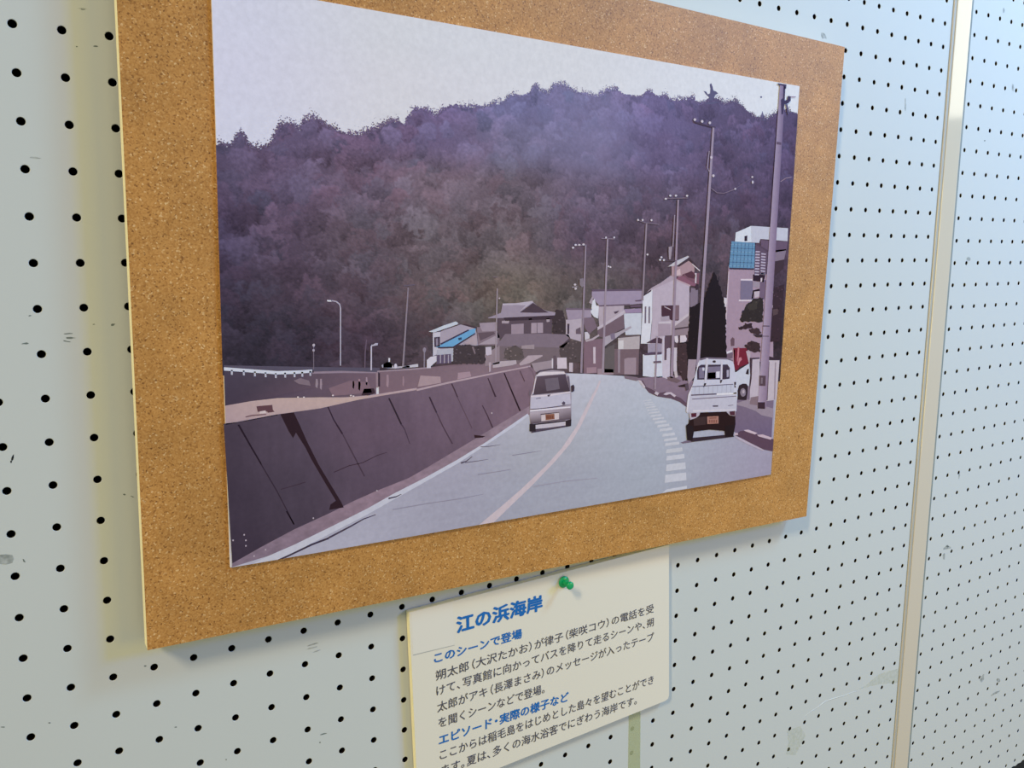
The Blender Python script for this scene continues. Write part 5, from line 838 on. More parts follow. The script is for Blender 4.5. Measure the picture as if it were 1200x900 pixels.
('printed_house#7/window#3',10,[[155,134,147]],[[5839,1420],[5927,1421],[5926,1471],[5847,1466]]),
('printed_house#7/window#3',10,[[192,169,178]],[[5855,1503],[5930,1505],[5926,1552],[5873,1561]]),
('printed_house#7/window#3',10,[[38,20,33]],[[5842,1496],[5926,1481],[5930,1502],[5860,1507],[5854,1564],[5830,1570]]),
('printed_house#7/wall#2',9,[[195,167,177]],[[5526,1326],[5539,1326],[5526,1991],[5506,1990]]),
('printed_house#7/wall#2',10,[[212,193,198]],[[5486,1548],[5520,1555],[5522,1588],[5506,1673],[5493,1666]]),
('printed_garden_tree#1',12,[[45,34,35]],[[5690,1745],[5702,1735],[5710,1724],[5708,1710],[5716,1698],[5714,1684],[5719,1670],[5742,1666],[5746,1654],[5752,1642],[5761,1632],[5765,1619],[5780,1612],[5792,1601],[5814,1600],[5830,1592],[5839,1580],[5852,1566],[5873,1568],[5894,1568],[5914,1568],[5932,1557],[5957,1567],[5983,1567],[5975,1579],[5976,1591],[5984,1604],[5981,1616],[5985,1629],[5984,1641],[5985,1654],[5989,1666],[5992,1679],[5984,1691],[5984,1703],[5980,1715],[5989,1728],[5990,1741],[5982,1753],[5988,1766],[5987,1780],[5967,1781],[5948,1784],[5927,1784],[5909,1779],[5891,1774],[5873,1772],[5855,1772],[5837,1769],[5819,1771],[5802,1775],[5784,1769],[5766,1766],[5748,1767],[5730,1767],[5714,1770],[5701,1758]]),
('printed_garden_tree#1',12.3,[[52,41,42]],[[5739,1765],[5735,1769],[5724,1770],[5712,1764],[5723,1761],[5735,1759]]),
('printed_garden_tree#1',12.3,[[52,41,42]],[[5891,1684],[5882,1688],[5868,1690],[5862,1683],[5869,1676],[5880,1676]]),
('printed_garden_tree#1',12.3,[[34,25,26]],[[5824,1697],[5820,1700],[5810,1701],[5806,1696],[5811,1689],[5820,1691]]),
('printed_garden_tree#1',12.3,[[67,53,55]],[[5935,1587],[5932,1594],[5918,1590],[5915,1583],[5929,1580]]),
('printed_garden_tree#1',12.3,[[52,41,42]],[[5871,1702],[5866,1709],[5853,1705],[5848,1698],[5863,1693]]),
('printed_garden_tree#1',12.3,[[60,47,49]],[[5824,1642],[5813,1647],[5798,1645],[5803,1639],[5814,1634]]),
('printed_garden_tree#1',12.3,[[67,54,55]],[[5948,1686],[5946,1690],[5938,1690],[5934,1685],[5932,1680],[5947,1680]]),
('printed_garden_tree#1',12.3,[[52,41,42]],[[5876,1751],[5870,1756],[5856,1753],[5857,1747],[5868,1745]]),
('printed_garden_tree#1',12.3,[[60,47,48]],[[5835,1627],[5834,1634],[5820,1633],[5811,1626],[5821,1621],[5833,1623]]),
('printed_garden_tree#1',12.3,[[52,41,42]],[[5803,1628],[5790,1634],[5774,1632],[5773,1623],[5792,1624]]),
('printed_garden_tree#1',12.3,[[60,47,48]],[[5838,1629],[5834,1637],[5823,1632],[5815,1623],[5831,1622]]),
('printed_garden_tree#1',12.3,[[67,54,55]],[[5840,1745],[5834,1751],[5825,1752],[5812,1744],[5820,1736],[5837,1737]]),
('printed_garden_tree#1',12.3,[[52,41,42]],[[5814,1621],[5808,1627],[5795,1626],[5797,1615],[5809,1614]]),
('printed_garden_tree#1',12.3,[[52,41,42]],[[5900,1740],[5895,1749],[5880,1744],[5876,1734],[5892,1733]]),
('printed_garden_tree#1',12.3,[[52,41,42]],[[5961,1729],[5951,1732],[5936,1733],[5936,1725],[5951,1720]]),
('printed_garden_tree#1',12.3,[[60,48,49]],[[5748,1766],[5736,1774],[5724,1770],[5719,1760],[5734,1760]]),
('printed_garden_tree#1',13,[[60,49,46]],[[5779,1634],[5798,1628],[5806,1614],[5829,1611],[5846,1604],[5854,1586],[5875,1589],[5896,1593],[5914,1585],[5917,1599],[5914,1611],[5904,1622],[5902,1634],[5906,1648],[5900,1661],[5883,1664],[5866,1669],[5849,1672],[5827,1667],[5810,1678],[5806,1662],[5784,1651]]),
('printed_garden_tree#1',13.3,[[79,66,61]],[[5897,1599],[5895,1608],[5884,1606],[5883,1599],[5886,1593],[5898,1596]]),
('printed_garden_tree#2',12,[[55,34,43]],[[6092,1483],[6113,1483],[6133,1480],[6148,1470],[6172,1473],[6186,1461],[6206,1458],[6225,1454],[6251,1450],[6245,1463],[6247,1477],[6250,1490],[6250,1503],[6240,1516],[6247,1530],[6242,1542],[6241,1556],[6247,1569],[6232,1582],[6241,1596],[6241,1609],[6234,1622],[6235,1634],[6241,1648],[6234,1660],[6228,1672],[6230,1685],[6234,1699],[6241,1712],[6229,1724],[6242,1738],[6230,1750],[6234,1763],[6228,1775],[6244,1789],[6240,1802],[6241,1815],[6242,1828],[6241,1841],[6237,1853],[6232,1866],[6235,1879],[6240,1892],[6243,1906],[6232,1918],[6227,1930],[6232,1943],[6229,1956],[6233,1967],[6213,1972],[6192,1971],[6171,1967],[6151,1968],[6131,1967],[6110,1968],[6090,1962],[6090,1949],[6090,1936],[6080,1922],[6084,1910],[6081,1896],[6093,1884],[6092,1871],[6094,1858],[6092,1845],[6086,1832],[6084,1819],[6088,1806],[6082,1793],[6079,1780],[6081,1767],[6085,1755],[6086,1742],[6081,1729],[6082,1716],[6082,1703],[6077,1690],[6086,1678],[6091,1666],[6091,1653],[6078,1639],[6090,1628],[6081,1614],[6084,1602],[6096,1590],[6092,1577],[6099,1565],[6090,1551],[6100,1539],[6087,1526],[6092,1513],[6093,1501]]),
('printed_garden_tree#2',12.3,[[43,25,32]],[[6217,1514],[6214,1522],[6194,1517],[6198,1511],[6210,1510]]),
('printed_garden_tree#2',12.3,[[43,25,32]],[[6203,1668],[6195,1674],[6184,1674],[6172,1666],[6180,1659],[6193,1660]]),
('printed_garden_tree#2',12.3,[[73,47,58]],[[6228,1588],[6220,1597],[6204,1590],[6206,1583],[6219,1581]]),
('printed_garden_tree#2',12.3,[[82,53,66]],[[6198,1689],[6184,1693],[6173,1692],[6167,1684],[6183,1680]]),
('printed_garden_tree#2',12.3,[[64,40,51]],[[6159,1528],[6148,1536],[6138,1531],[6125,1527],[6134,1524],[6147,1522]]),
('printed_garden_tree#2',12.3,[[83,54,66]],[[6124,1850],[6112,1854],[6100,1853],[6096,1843],[6112,1845]]),
('printed_garden_tree#2',12.3,[[65,41,51]],[[6113,1847],[6108,1853],[6096,1850],[6095,1842],[6108,1838]]),
('printed_garden_tree#2',12.3,[[43,25,33]],[[6143,1926],[6141,1934],[6130,1934],[6119,1924],[6130,1917],[6140,1921]]),
('printed_garden_tree#2',12.3,[[64,41,51]],[[6227,1762],[6223,1768],[6211,1769],[6195,1761],[6207,1754],[6218,1754]]),
('printed_garden_tree#2',12.3,[[64,40,51]],[[6198,1506],[6192,1513],[6179,1510],[6177,1500],[6193,1498]]),
('printed_garden_tree#2',12.3,[[73,47,58]],[[6223,1578],[6209,1584],[6199,1582],[6193,1573],[6209,1570]]),
('printed_garden_tree#2',12.3,[[43,25,33]],[[6204,1940],[6191,1947],[6181,1944],[6172,1935],[6189,1935]]),
('printed_garden_tree#2',12.3,[[74,47,59]],[[6205,1856],[6202,1864],[6194,1864],[6181,1855],[6193,1851],[6200,1850]]),
('printed_garden_tree#2',12.3,[[73,47,58]],[[6185,1480],[6177,1486],[6165,1484],[6160,1475],[6179,1472]]),
('printed_garden_tree#2',12.3,[[82,53,66]],[[6133,1549],[6129,1553],[6118,1554],[6113,1549],[6119,1541],[6133,1543]]),
('printed_garden_tree#2',12.3,[[65,41,51]],[[6211,1958],[6213,1962],[6197,1961],[6186,1957],[6198,1953],[6212,1954]]),
('printed_garden_tree#2',12.3,[[82,53,66]],[[6182,1559],[6169,1563],[6151,1562],[6158,1554],[6167,1552]]),
('printed_garden_tree#2',12.3,[[43,25,32]],[[6185,1507],[6172,1513],[6157,1511],[6157,1504],[6173,1503]]),
('printed_garden_tree#2',12.3,[[82,53,65]],[[6238,1496],[6229,1501],[6213,1500],[6210,1491],[6229,1490]]),
('printed_garden_tree#2',12.3,[[82,53,66]],[[6147,1679],[6138,1685],[6129,1682],[6122,1678],[6130,1670],[6142,1673]]),
('printed_garden_tree#2',12.3,[[64,41,51]],[[6212,1642],[6202,1648],[6189,1648],[6185,1641],[6190,1636],[6205,1635]]),
('printed_garden_tree#2',12.3,[[64,40,51]],[[6158,1541],[6154,1547],[6140,1545],[6133,1537],[6152,1535]]),
('printed_garden_tree#2',12,[[62,42,51]],[[6082,1245],[6232,1225],[6230,1306],[6093,1386]]),
('printed_garden_tree#2',13,[[185,155,166]],[[6088,1505],[6106,1505],[6108,1524],[6093,1524]]),
('printed_garden_tree#2',13,[[182,155,162]],[[6088,1631],[6111,1635],[6108,1660],[6090,1662]]),
('printed_garden_tree#2',13,[[85,62,66]],[[6109,1673],[6179,1668],[6183,1717],[6123,1728]]),
('printed_garden_tree#3',12,[[49,28,36]],[[5678,1814],[5697,1815],[5711,1808],[5730,1809],[5743,1801],[5759,1795],[5762,1780],[5780,1787],[5797,1790],[5814,1787],[5832,1784],[5855,1789],[5847,1803],[5855,1817],[5863,1834],[5844,1829],[5827,1831],[5809,1830],[5792,1832],[5776,1838],[5757,1835],[5738,1831],[5721,1839],[5703,1837],[5688,1836]]),
('printed_garden_tree#3',12.3,[[57,34,42]],[[5786,1797],[5778,1805],[5764,1799],[5768,1791],[5778,1791]]),
('printed_garden_tree#3',12.3,[[57,34,42]],[[5761,1815],[5749,1821],[5740,1821],[5734,1814],[5739,1811],[5749,1810]]),
('printed_garden_tree#3',12.3,[[66,39,49]],[[5812,1824],[5804,1831],[5791,1829],[5789,1823],[5792,1816],[5803,1816]]),
('printed_garden_tree#3',12,[[62,41,46]],[[5814,1838],[5834,1838],[5852,1832],[5871,1832],[5892,1835],[5910,1829],[5924,1833],[5947,1839],[5954,1852],[5961,1865],[5976,1875],[5982,1881],[5959,1884],[5940,1896],[5918,1890],[5899,1885],[5879,1883],[5862,1875],[5842,1874],[5833,1865],[5817,1852]]),
('printed_garden_tree#3',12.3,[[92,63,70]],[[5893,1840],[5888,1846],[5877,1845],[5877,1839],[5878,1833],[5891,1836]]),
('printed_garden_tree#3',12,[[58,37,42]],[[5764,1982],[5776,1973],[5799,1974],[5803,1958],[5819,1953],[5839,1951],[5849,1943],[5869,1946],[5887,1952],[5906,1956],[5924,1960],[5942,1968],[5965,1974],[5959,1986],[5971,1999],[5976,2012],[5964,2025],[5978,2038],[5976,2056],[5955,2046],[5935,2046],[5917,2053],[5897,2053],[5878,2046],[5861,2038],[5840,2038],[5827,2024],[5804,2025],[5797,2008],[5778,1997]]),
('printed_garden_tree#3',12.3,[[45,27,32]],[[5910,2027],[5896,2031],[5888,2031],[5886,2022],[5896,2018]]),
('printed_garden_tree#3',12.3,[[77,50,57]],[[5849,1999],[5844,2003],[5827,2002],[5827,1993],[5842,1990]]),
('printed_garden_tree#3',12.3,[[77,50,57]],[[5824,1981],[5816,1988],[5803,1985],[5792,1979],[5802,1974],[5812,1972]]),
('printed_garden_tree#3',12.3,[[45,27,32]],[[5868,1970],[5857,1978],[5846,1977],[5841,1969],[5846,1962],[5857,1961]]),
('printed_garden_tree#3',11,[[60,43,48]],[[5866,1887],[5994,1893],[5986,1920],[5917,1916]]),
('printed_banner',12,[[116,28,49]],[[5628,1996],[5796,2005],[5807,2030],[5825,2147],[5720,2171],[5685,2199],[5646,2186]]),
('printed_banner',13,[[187,107,121]],[[5682,1992],[5701,1993],[5702,2068],[5687,2134],[5677,2107]]),
('printed_banner',13,[[194,119,131]],[[5700,2088],[5731,2083],[5741,2107],[5717,2123],[5704,2156],[5688,2148],[5697,2115]]),
('printed_banner',12,[[198,148,158]],[[5626,2012],[5648,2014],[5646,2132],[5633,2131]]),
('printed_signboard',14,[[215,198,206]],[[5489,2033],[5610,2011],[5620,2029],[5509,2050]]),
('printed_signboard',13,[[114,89,104]],[[5509,2050],[5620,2029],[5624,2083],[5581,2087],[5515,2069]]),
('printed_house#7/window#4',11,[[103,73,85]],[[5590,1920],[5612,1898],[5637,1916],[5639,1976],[5598,1977]]),
('printed_car',15,[[198,190,202]],[[5632,2215],[5679,2212],[5721,2191],[5839,2146],[5856,2256],[5848,2352],[5712,2355],[5702,2471],[5653,2405]]),
('printed_car/tyre',16,[[45,28,39]],[[5709,2465],[5702,2382],[5720,2335],[5768,2324],[5812,2330],[5833,2351],[5832,2414],[5822,2479]]),
('printed_car/wheel_hub',17,[[133,114,128]],[[5810,2408],[5805,2431],[5787,2444],[5764,2442],[5745,2426],[5736,2402],[5742,2379],[5759,2366],[5782,2368],[5802,2384]]),
('printed_car/wheel_hub',18,[[183,160,171]],[[5793,2400],[5791,2410],[5784,2416],[5774,2415],[5766,2408],[5762,2397],[5764,2387],[5772,2381],[5781,2382],[5790,2389]]),
('printed_car/side_window',16,[[38,23,36]],[[5796,2238],[5813,2198],[5835,2193],[5836,2248]]),
('printed_fence',13,[[191,169,180]],[[5851,2104],[5970,2105],[6008,2506],[5867,2493]]),
('printed_fence',13,[[193,171,179]],[[6061,2125],[6246,2144],[6244,2514],[6079,2513]]),
('printed_fence',14,[[71,50,63]],[[5841,2097],[5969,2102],[5970,2114],[5876,2113],[5878,2286],[5861,2395],[5846,2256]]),
('printed_fence',14,[[56,37,50]],[[6064,2090],[6246,2137],[6247,2146],[6102,2136],[6071,2126]]),
('printed_fence',14,[[99,77,91]],[[6085,2148],[6103,2149],[6104,2508],[6084,2506]]),
('printed_fence',14,[[155,133,142]],[[6176,2161],[6194,2162],[6207,2511],[6189,2509]]),
('printed_fence',14,[[133,106,114]],[[5875,2459],[5994,2456],[6010,2549],[5869,2521]]),
('printed_fence',14,[[183,157,166]],[[5788,2032],[5846,2036],[5851,2256],[5832,2144]]),
('printed_road/centre_line',12,[[206,184,193]],[[3035,3162],[3219,3056],[3408,2943],[3641,2786],[3784,2669],[3921,2515],[4042,2323],[4108,2227],[4141,2168],[4158,2169],[4129,2235],[4076,2326],[3971,2507],[3865,2645],[3721,2769],[3500,2934],[3332,3048],[3159,3168]]),
('printed_road/edge_line',12,[[202,195,212]],[[1350,3135],[1502,3087],[1669,3045],[1936,2963],[2173,2888],[2362,2816],[2624,2730],[2869,2639],[3110,2537],[3331,2430],[3467,2364],[3474,2381],[3346,2451],[3110,2559],[2869,2668],[2623,2761],[2361,2859],[2172,2930],[1935,3007],[1667,3097],[1516,3141],[1445,3147]]),
('printed_road/crack',13,[[67,55,75]],[[1485,3154],[1641,3114],[1784,3073],[1900,3051],[1896,3038],[1779,3061],[1636,3103],[1481,3144]]),
('printed_road/crack',13,[[78,64,83]],[[1901,3048],[2051,2997],[2148,2959],[2234,2943],[2233,2938],[2145,2952],[2046,2987],[1896,3036]]),
('printed_road/crack',13,[[75,61,80]],[[2331,2847],[2388,2842],[2427,2828],[2425,2824],[2386,2834],[2329,2836]]),
('printed_road/crack',13,[[90,78,95]],[[2899,2674],[2941,2665],[2990,2634],[2987,2631],[2937,2658],[2895,2662]]),
('printed_road/crack',13,[[116,105,123]],[[2932,2673],[3038,2674],[3125,2671],[3124,2669],[3038,2669],[2931,2666]]),
('printed_road/crack',13,[[107,96,114]],[[3060,2572],[3132,2577],[3227,2574],[3227,2572],[3132,2572],[3060,2566]]),
('printed_road/crack',13,[[152,142,160]],[[2360,2928],[2621,2928],[2895,2934],[3080,2930],[3079,2927],[2894,2929],[2620,2922],[2359,2922]]),
('printed_road/crack',13,[[151,141,158]],[[3038,2777],[3183,2777],[3317,2776],[3316,2772],[3182,2772],[3037,2770]]),
('printed_road/crack',13,[[146,136,153]],[[3332,2671],[3499,2669],[3601,2667],[3600,2665],[3498,2664],[3331,2665]]),
('printed_road/crack',13,[[161,150,167]],[[3524,2940],[3804,2941],[4141,2962],[4141,2958],[3804,2936],[3523,2935]]),
('printed_road/edge_stripe#0',12,[[202,194,204]],[[4890,3169],[5127,3173],[5128,3199],[4842,3193]]),
('printed_road/edge_stripe#1',12,[[201,193,204]],[[4870,3040],[5111,3051],[5119,3122],[4866,3108]]),
('printed_road/edge_stripe#2',12,[[201,193,203]],[[4879,2950],[5098,2959],[5106,3019],[4875,3008]]),
('printed_road/edge_stripe#3',12,[[201,193,203]],[[4880,2875],[5081,2882],[5088,2923],[4875,2914]]),
('printed_road/edge_stripe#4',12,[[197,189,197]],[[4874,2816],[5055,2821],[5062,2857],[4869,2850]]),
('printed_road/edge_stripe#5',12,[[200,192,201]],[[4859,2761],[5015,2765],[5021,2791],[4853,2785]]),
('printed_road/edge_stripe#6',12,[[201,193,202]],[[4846,2722],[4989,2725],[4994,2748],[4840,2744]]),
('printed_road/edge_stripe#7',12,[[201,193,202]],[[4828,2677],[4962,2679],[4968,2704],[4823,2701]]),
('printed_road/edge_stripe#8',12,[[201,193,202]],[[4795,2630],[4932,2632],[4938,2655],[4789,2652]]),
('printed_road/edge_stripe#9',12,[[201,193,202]],[[4766,2594],[4894,2595],[4900,2617],[4761,2614]]),
('printed_road/edge_stripe#10',12,[[201,193,202]],[[4737,2560],[4860,2561],[4866,2581],[4731,2579]]),
('printed_road/edge_stripe#11',12,[[201,193,202]],[[4712,2531],[4832,2532],[4838,2547],[4706,2545]]),
('printed_road/edge_stripe#12',12,[[201,193,202]],[[4688,2503],[4802,2503],[4808,2518],[4682,2517]]),
('printed_road/edge_stripe#13',12,[[201,193,202]],[[4668,2477],[4781,2477],[4786,2489],[4662,2488]]),
('printed_road/edge_stripe#14',12,[[201,193,202]],[[4652,2452],[4761,2452],[4766,2463],[4646,2462]]),
('printed_road/edge_stripe#15',12,[[201,193,202]],[[4639,2429],[4737,2428],[4742,2438],[4633,2438]]),
('printed_road/edge_stripe#16',12,[[201,193,202]],[[4626,2408],[4720,2408],[4725,2417],[4620,2416]]),
('printed_road/edge_stripe#17',12,[[201,193,202]],[[4614,2390],[4704,2390],[4709,2397],[4608,2397]]),
('printed_road/edge_stripe#18',12,[[201,193,202]],[[4603,2370],[4688,2369],[4693,2377],[4597,2377]]),
('printed_kerb',13,[[96,70,86]],[[4518,2184],[4591,2204],[4630,2257],[4724,2300],[4744,2324],[4847,2318],[4926,2354],[5014,2384],[5106,2452],[5087,2472],[5006,2420],[4908,2382],[4754,2350],[4659,2309],[4583,2231]]),
('printed_kerb',14,[[201,179,188]],[[4536,2192],[4573,2202],[4621,2259],[4607,2269],[4564,2223]]),
('printed_kerb',14,[[196,175,185]],[[4734,2305],[4772,2323],[4754,2342],[4720,2322]]),
('printed_kerb',14,[[200,176,187]],[[4820,2338],[4848,2324],[4905,2327],[4965,2361],[4946,2374],[4896,2341],[4849,2347]]),
('printed_kerb',14,[[127,104,117]],[[4392,2146],[4536,2171],[4528,2202],[4401,2171]]),
('printed_kerb#2',13,[[91,63,81]],[[5695,2788],[5762,2759],[5830,2760],[6010,2824],[6212,2886],[6230,3009],[6091,2972],[5908,2887],[5766,2820]]),
('printed_kerb#2',14,[[205,175,186]],[[5804,2754],[5865,2756],[5990,2803],[5956,2812],[5831,2769]]),
('printed_kerb#2',14,[[198,168,180]],[[5983,2819],[6063,2824],[6192,2871],[6175,2888],[6010,2837]]),
('printed_kerb#2',14,[[186,165,181]],[[5687,2797],[5766,2820],[5908,2890],[6092,2978],[6083,2984],[5892,2904],[5732,2829]]),
('printed_kerb#2',14,[[199,169,179]],[[5678,2773],[5728,2770],[5738,2790],[5696,2790]]),
('printed_pavement_slab',12,[[152,130,143]],[[5694,2496],[5846,2474],[5990,2536],[6190,2593],[6196,2682],[6032,2640],[5958,2595],[5816,2544],[5712,2516]]),
('printed_sea_wall/joint#1',12,[[41,27,42]],[[1349,2219],[1361,2218],[1426,2359],[1479,2469],[1484,2488],[1471,2474],[1415,2358]]),
('printed_sea_wall/joint#1',12,[[58,44,59]],[[1472,2476],[1568,2674],[1635,2829],[1668,2911],[1674,2909],[1641,2827],[1575,2672],[1479,2473]]),
('printed_sea_wall/joint#1',12,[[44,29,45]],[[1622,2815],[1668,2912],[1675,2909],[1630,2812]]),
('printed_sea_wall/stain#1',12,[[48,29,40]],[[1614,2180],[1699,2176],[1734,2261],[1779,2378],[1849,2538],[1921,2676],[1988,2803],[2009,2852],[1908,2852],[1918,2817],[1956,2797],[1883,2657],[1800,2493],[1766,2414],[1708,2308],[1688,2342],[1660,2290]]),
('printed_sea_wall/joint#3',12,[[55,38,55]],[[1920,2163],[1956,2254],[1983,2304],[2010,2353],[2020,2348],[1992,2299],[1964,2251],[1927,2160]]),
('printed_sea_wall/joint#3',12,[[75,57,73]],[[2012,2351],[2089,2517],[2157,2662],[2165,2659],[2097,2514],[2018,2349]]),
('printed_sea_wall/joint#4',12,[[50,36,50]],[[2345,2146],[2383,2229],[2431,2335],[2442,2331],[2394,2226],[2355,2143]]),
('printed_sea_wall/joint#4',12,[[77,58,77]],[[2432,2335],[2458,2373],[2495,2478],[2500,2478],[2465,2371],[2441,2331]]),
('printed_sea_wall/joint#5',12,[[63,45,61]],[[2648,2165],[2673,2222],[2702,2282],[2712,2279],[2684,2218],[2658,2162]]),
('printed_sea_wall/joint#5',12,[[81,60,76]],[[2704,2284],[2752,2388],[2824,2520],[2834,2517],[2760,2385],[2711,2282]]),
('printed_sea_wall/joint#6',12,[[74,53,67]],[[2823,2086],[2843,2127],[2869,2188],[2879,2185],[2852,2124],[2832,2083]]),
('printed_sea_wall/joint#6',12,[[99,75,91]],[[2871,2190],[2932,2314],[2986,2426],[2994,2424],[2938,2312],[2877,2188]]),
('printed_sea_wall/joint#7',12,[[65,44,58]],[[3120,2069],[3150,2141],[3181,2213],[3194,2210],[3160,2138],[3127,2067]]),
('printed_sea_wall/joint#8',12,[[76,53,67]],[[3073,2265],[3114,2345],[3156,2439],[3167,2436],[3123,2343],[3079,2263]]),
('printed_sea_wall/joint#9',12,[[42,23,35]],[[3256,2042],[3310,2161],[3394,2339],[3407,2336],[3321,2158],[3265,2040]]),
('printed_sea_wall/joint#10',12,[[89,64,76]],[[3393,2036],[3435,2120],[3443,2117],[3401,2034]]),
('printed_sea_wall/cap',12,[[183,154,165]],[[2558,2114],[2814,2081],[3234,2037],[3491,2013],[3489,2003],[3231,2026],[2811,2068],[2555,2100]]),
('printed_sea_wall/cap',11,[[164,139,154]],[[1276,2211],[1463,2196],[1596,2184],[1595,2179],[1462,2189],[1275,2203]]),
('printed_sea_wall/joint#11',12,[[119,93,107]],[[3469,2014],[3507,2055],[3522,2100],[3531,2099],[3515,2052],[3476,2010]]),
('printed_sea_wall/stain#2',12,[[54,31,40]],[[3006,2474],[3039,2481],[3101,2494],[3077,2502],[3011,2498]]),
('printed_sea_wall/stain#3',12,[[64,43,58]],[[1950,2605],[2056,2575],[2149,2568],[2259,2530],[2328,2518],[2327,2515],[2257,2526],[2148,2563],[2054,2570],[1948,2600]]),
('printed_sea_wall/stain#3',12,[[67,50,65]],[[1596,2667],[1682,2655],[1758,2644],[1756,2638],[1681,2650],[1595,2662]]),
('printed_sea_wall/speck#1',13,[[187,166,183]],[[1291,2945],[1289,2950],[1284,2949],[1281,2943],[1284,2938],[1289,2939]]),
('printed_sea_wall/speck#2',13,[[187,166,183]],[[1369,2960],[1366,2964],[1361,2964],[1358,2958],[1361,2953],[1367,2954]]),
('printed_sea_wall/speck#3',13,[[187,166,183]],[[1367,2996],[1364,3000],[1359,3000],[1357,2994],[1360,2989],[1365,2990]]),
('printed_sea_wall/speck#4',13,[[187,166,182]],[[1360,2922],[1357,2927],[1352,2926],[1350,2920],[1353,2915],[1358,2916]]),
('printed_sea_wall/speck#5',13,[[187,166,182]],[[1488,3044],[1485,3049],[1479,3048],[1477,3042],[1480,3038],[1485,3038]]),
('printed_sea_wall/speck#6',13,[[186,165,181]],[[1805,2891],[1802,2896],[1797,2895],[1794,2889],[1797,2884],[1803,2885]]),
('printed_sea_wall/speck#7',13,[[185,164,179]],[[2253,2775],[2250,2780],[2244,2779],[2241,2773],[2244,2768],[2250,2769]]),
('printed_sea_wall/speck#8',13,[[187,166,183]],[[1414,3072],[1411,3077],[1406,3076],[1403,3070],[1406,3065],[1412,3066]]),
('printed_sea_wall/speck#9',13,[[183,161,174]],[[3162,2329],[3158,2335],[3151,2334],[3147,2328],[3151,2322],[3158,2323]]),
('printed_utility_pole#2',18,[[156,133,149]],[[5269,146],[5293,145],[5222,2136],[5184,2133]]),
('printed_utility_pole#2/crossarm',19,[[79,59,77]],[[5061,125],[5166,140],[5303,152],[5306,142],[5170,129],[5065,114]]),
('printed_utility_pole#2/insulator#1',20,[[203,182,190]],[[5083,103],[5080,110],[5073,115],[5065,116],[5058,112],[5054,106],[5057,99],[5064,94],[5072,94],[5080,97]]),
('printed_utility_pole#2/insulator#2',20,[[203,182,190]],[[5164,110],[5162,117],[5155,122],[5146,122],[5138,119],[5135,112],[5138,105],[5145,101],[5154,100],[5161,104]]),
('printed_utility_pole#2/insulator#3',20,[[202,182,189]],[[5251,114],[5249,121],[5242,126],[5233,126],[5225,123],[5222,116],[5225,110],[5232,105],[5240,104],[5248,108]]),
('printed_utility_pole#2/insulator#4',20,[[203,182,190]],[[5314,534],[5312,541],[5304,546],[5295,546],[5288,542],[5285,536],[5287,529],[5294,524],[5303,524],[5311,527]]),
('printed_utility_pole#2/insulator#5',20,[[203,182,190]],[[5284,388],[5281,395],[5274,399],[5265,400],[5257,396],[5254,389],[5257,382],[5264,378],[5273,377],[5280,381]]),
('printed_utility_pole#2/bracket',19,[[155,133,148]],[[5237,339],[5222,470],[5246,504],[5255,501],[5232,470],[5247,339]]),
('printed_utility_pole#2/wire',19,[[132,108,123]],[[5270,635],[5352,674],[5435,674],[5556,638],[5552,632],[5433,669],[5355,669],[5274,631]]),
('printed_utility_pole#2/wire',19,[[112,91,109]],[[5556,637],[5676,574],[5758,535],[5754,531],[5673,571],[5552,633]]),
('printed_utility_pole#2/insulator#6',20,[[196,176,184]],[[5576,629],[5574,634],[5568,638],[5561,638],[5554,635],[5552,630],[5554,625],[5560,622],[5567,621],[5574,624]]),
('printed_utility_pole#2/insulator#7',20,[[195,175,182]],[[5778,521],[5776,526],[5770,530],[5762,530],[5756,527],[5753,522],[5755,517],[5761,514],[5769,514],[5776,516]]),
('printed_utility_pole#2/insulator#8',20,[[195,175,182]],[[5787,564],[5785,572],[5779,578],[5771,578],[5764,573],[5761,565],[5763,557],[5769,551],[5777,551],[5784,556]]),
('printed_utility_pole#1',18,[[152,129,149],[117,94,121],[137,110,133],[173,146,165]],[[6058,-280],[6129,-281],[6088,2578],[5974,2543]]),
('printed_utility_pole#1/crossarm',20,[[69,53,79]],[[6030,-280],[6140,-280],[6137,-246],[6115,-244],[6117,-265],[6031,-267]]),
('printed_utility_pole#1/transformer',20,[[61,45,71]],[[6103,-264],[6124,-266],[6128,-145],[6161,-156],[6164,-188],[6203,-188],[6206,-153],[6169,-124],[6125,-116],[6115,-30],[6094,-28],[6079,-148],[6105,-164]]),
('printed_utility_pole#1/transformer',20,[[90,77,103]],[[6142,-118],[6164,-120],[6198,-37],[6176,-35]]),
('printed_utility_pole#1/band#1',20,[[97,74,93]],[[6051,206],[6112,209],[6111,231],[6050,228]]),
('printed_utility_pole#1/band#2',20,[[86,64,80]],[[5989,1812],[6079,1818],[6078,1826],[5989,1821]]),
('printed_utility_pole#1/band#3',20,[[98,76,92]],[[5987,1905],[6078,1911],[6078,1918],[5988,1912]]),
('printed_utility_pole#1/notice',20,[[86,62,73]],[[5976,2267],[6062,2276],[6063,2370],[5979,2361]]),
('printed_utility_pole#1/notice',21,[[124,101,111]],[[5997,2288],[6022,2290],[6022,2346],[5998,2344]]),
('printed_utility_pole#1/band#4',20,[[56,33,47]],[[5974,2513],[6068,2522],[6072,2584],[5978,2570]]),
('printed_utility_pole#1/wire',19,[[153,125,138]],[[6129,547],[6193,514],[6270,500],[6268,494],[6189,509],[6124,542]]),
('printed_bird',3,[[97,86,112]],[[5848,-148],[5846,-144],[5840,-140],[5833,-140],[5827,-142],[5825,-146],[5827,-151],[5832,-154],[5839,-155],[5845,-153]]),
('printed_utility_pole#1/wire',19,[[142,117,143]],[[6203,-181],[6270,-188],[6270,-195],[6203,-188]]),
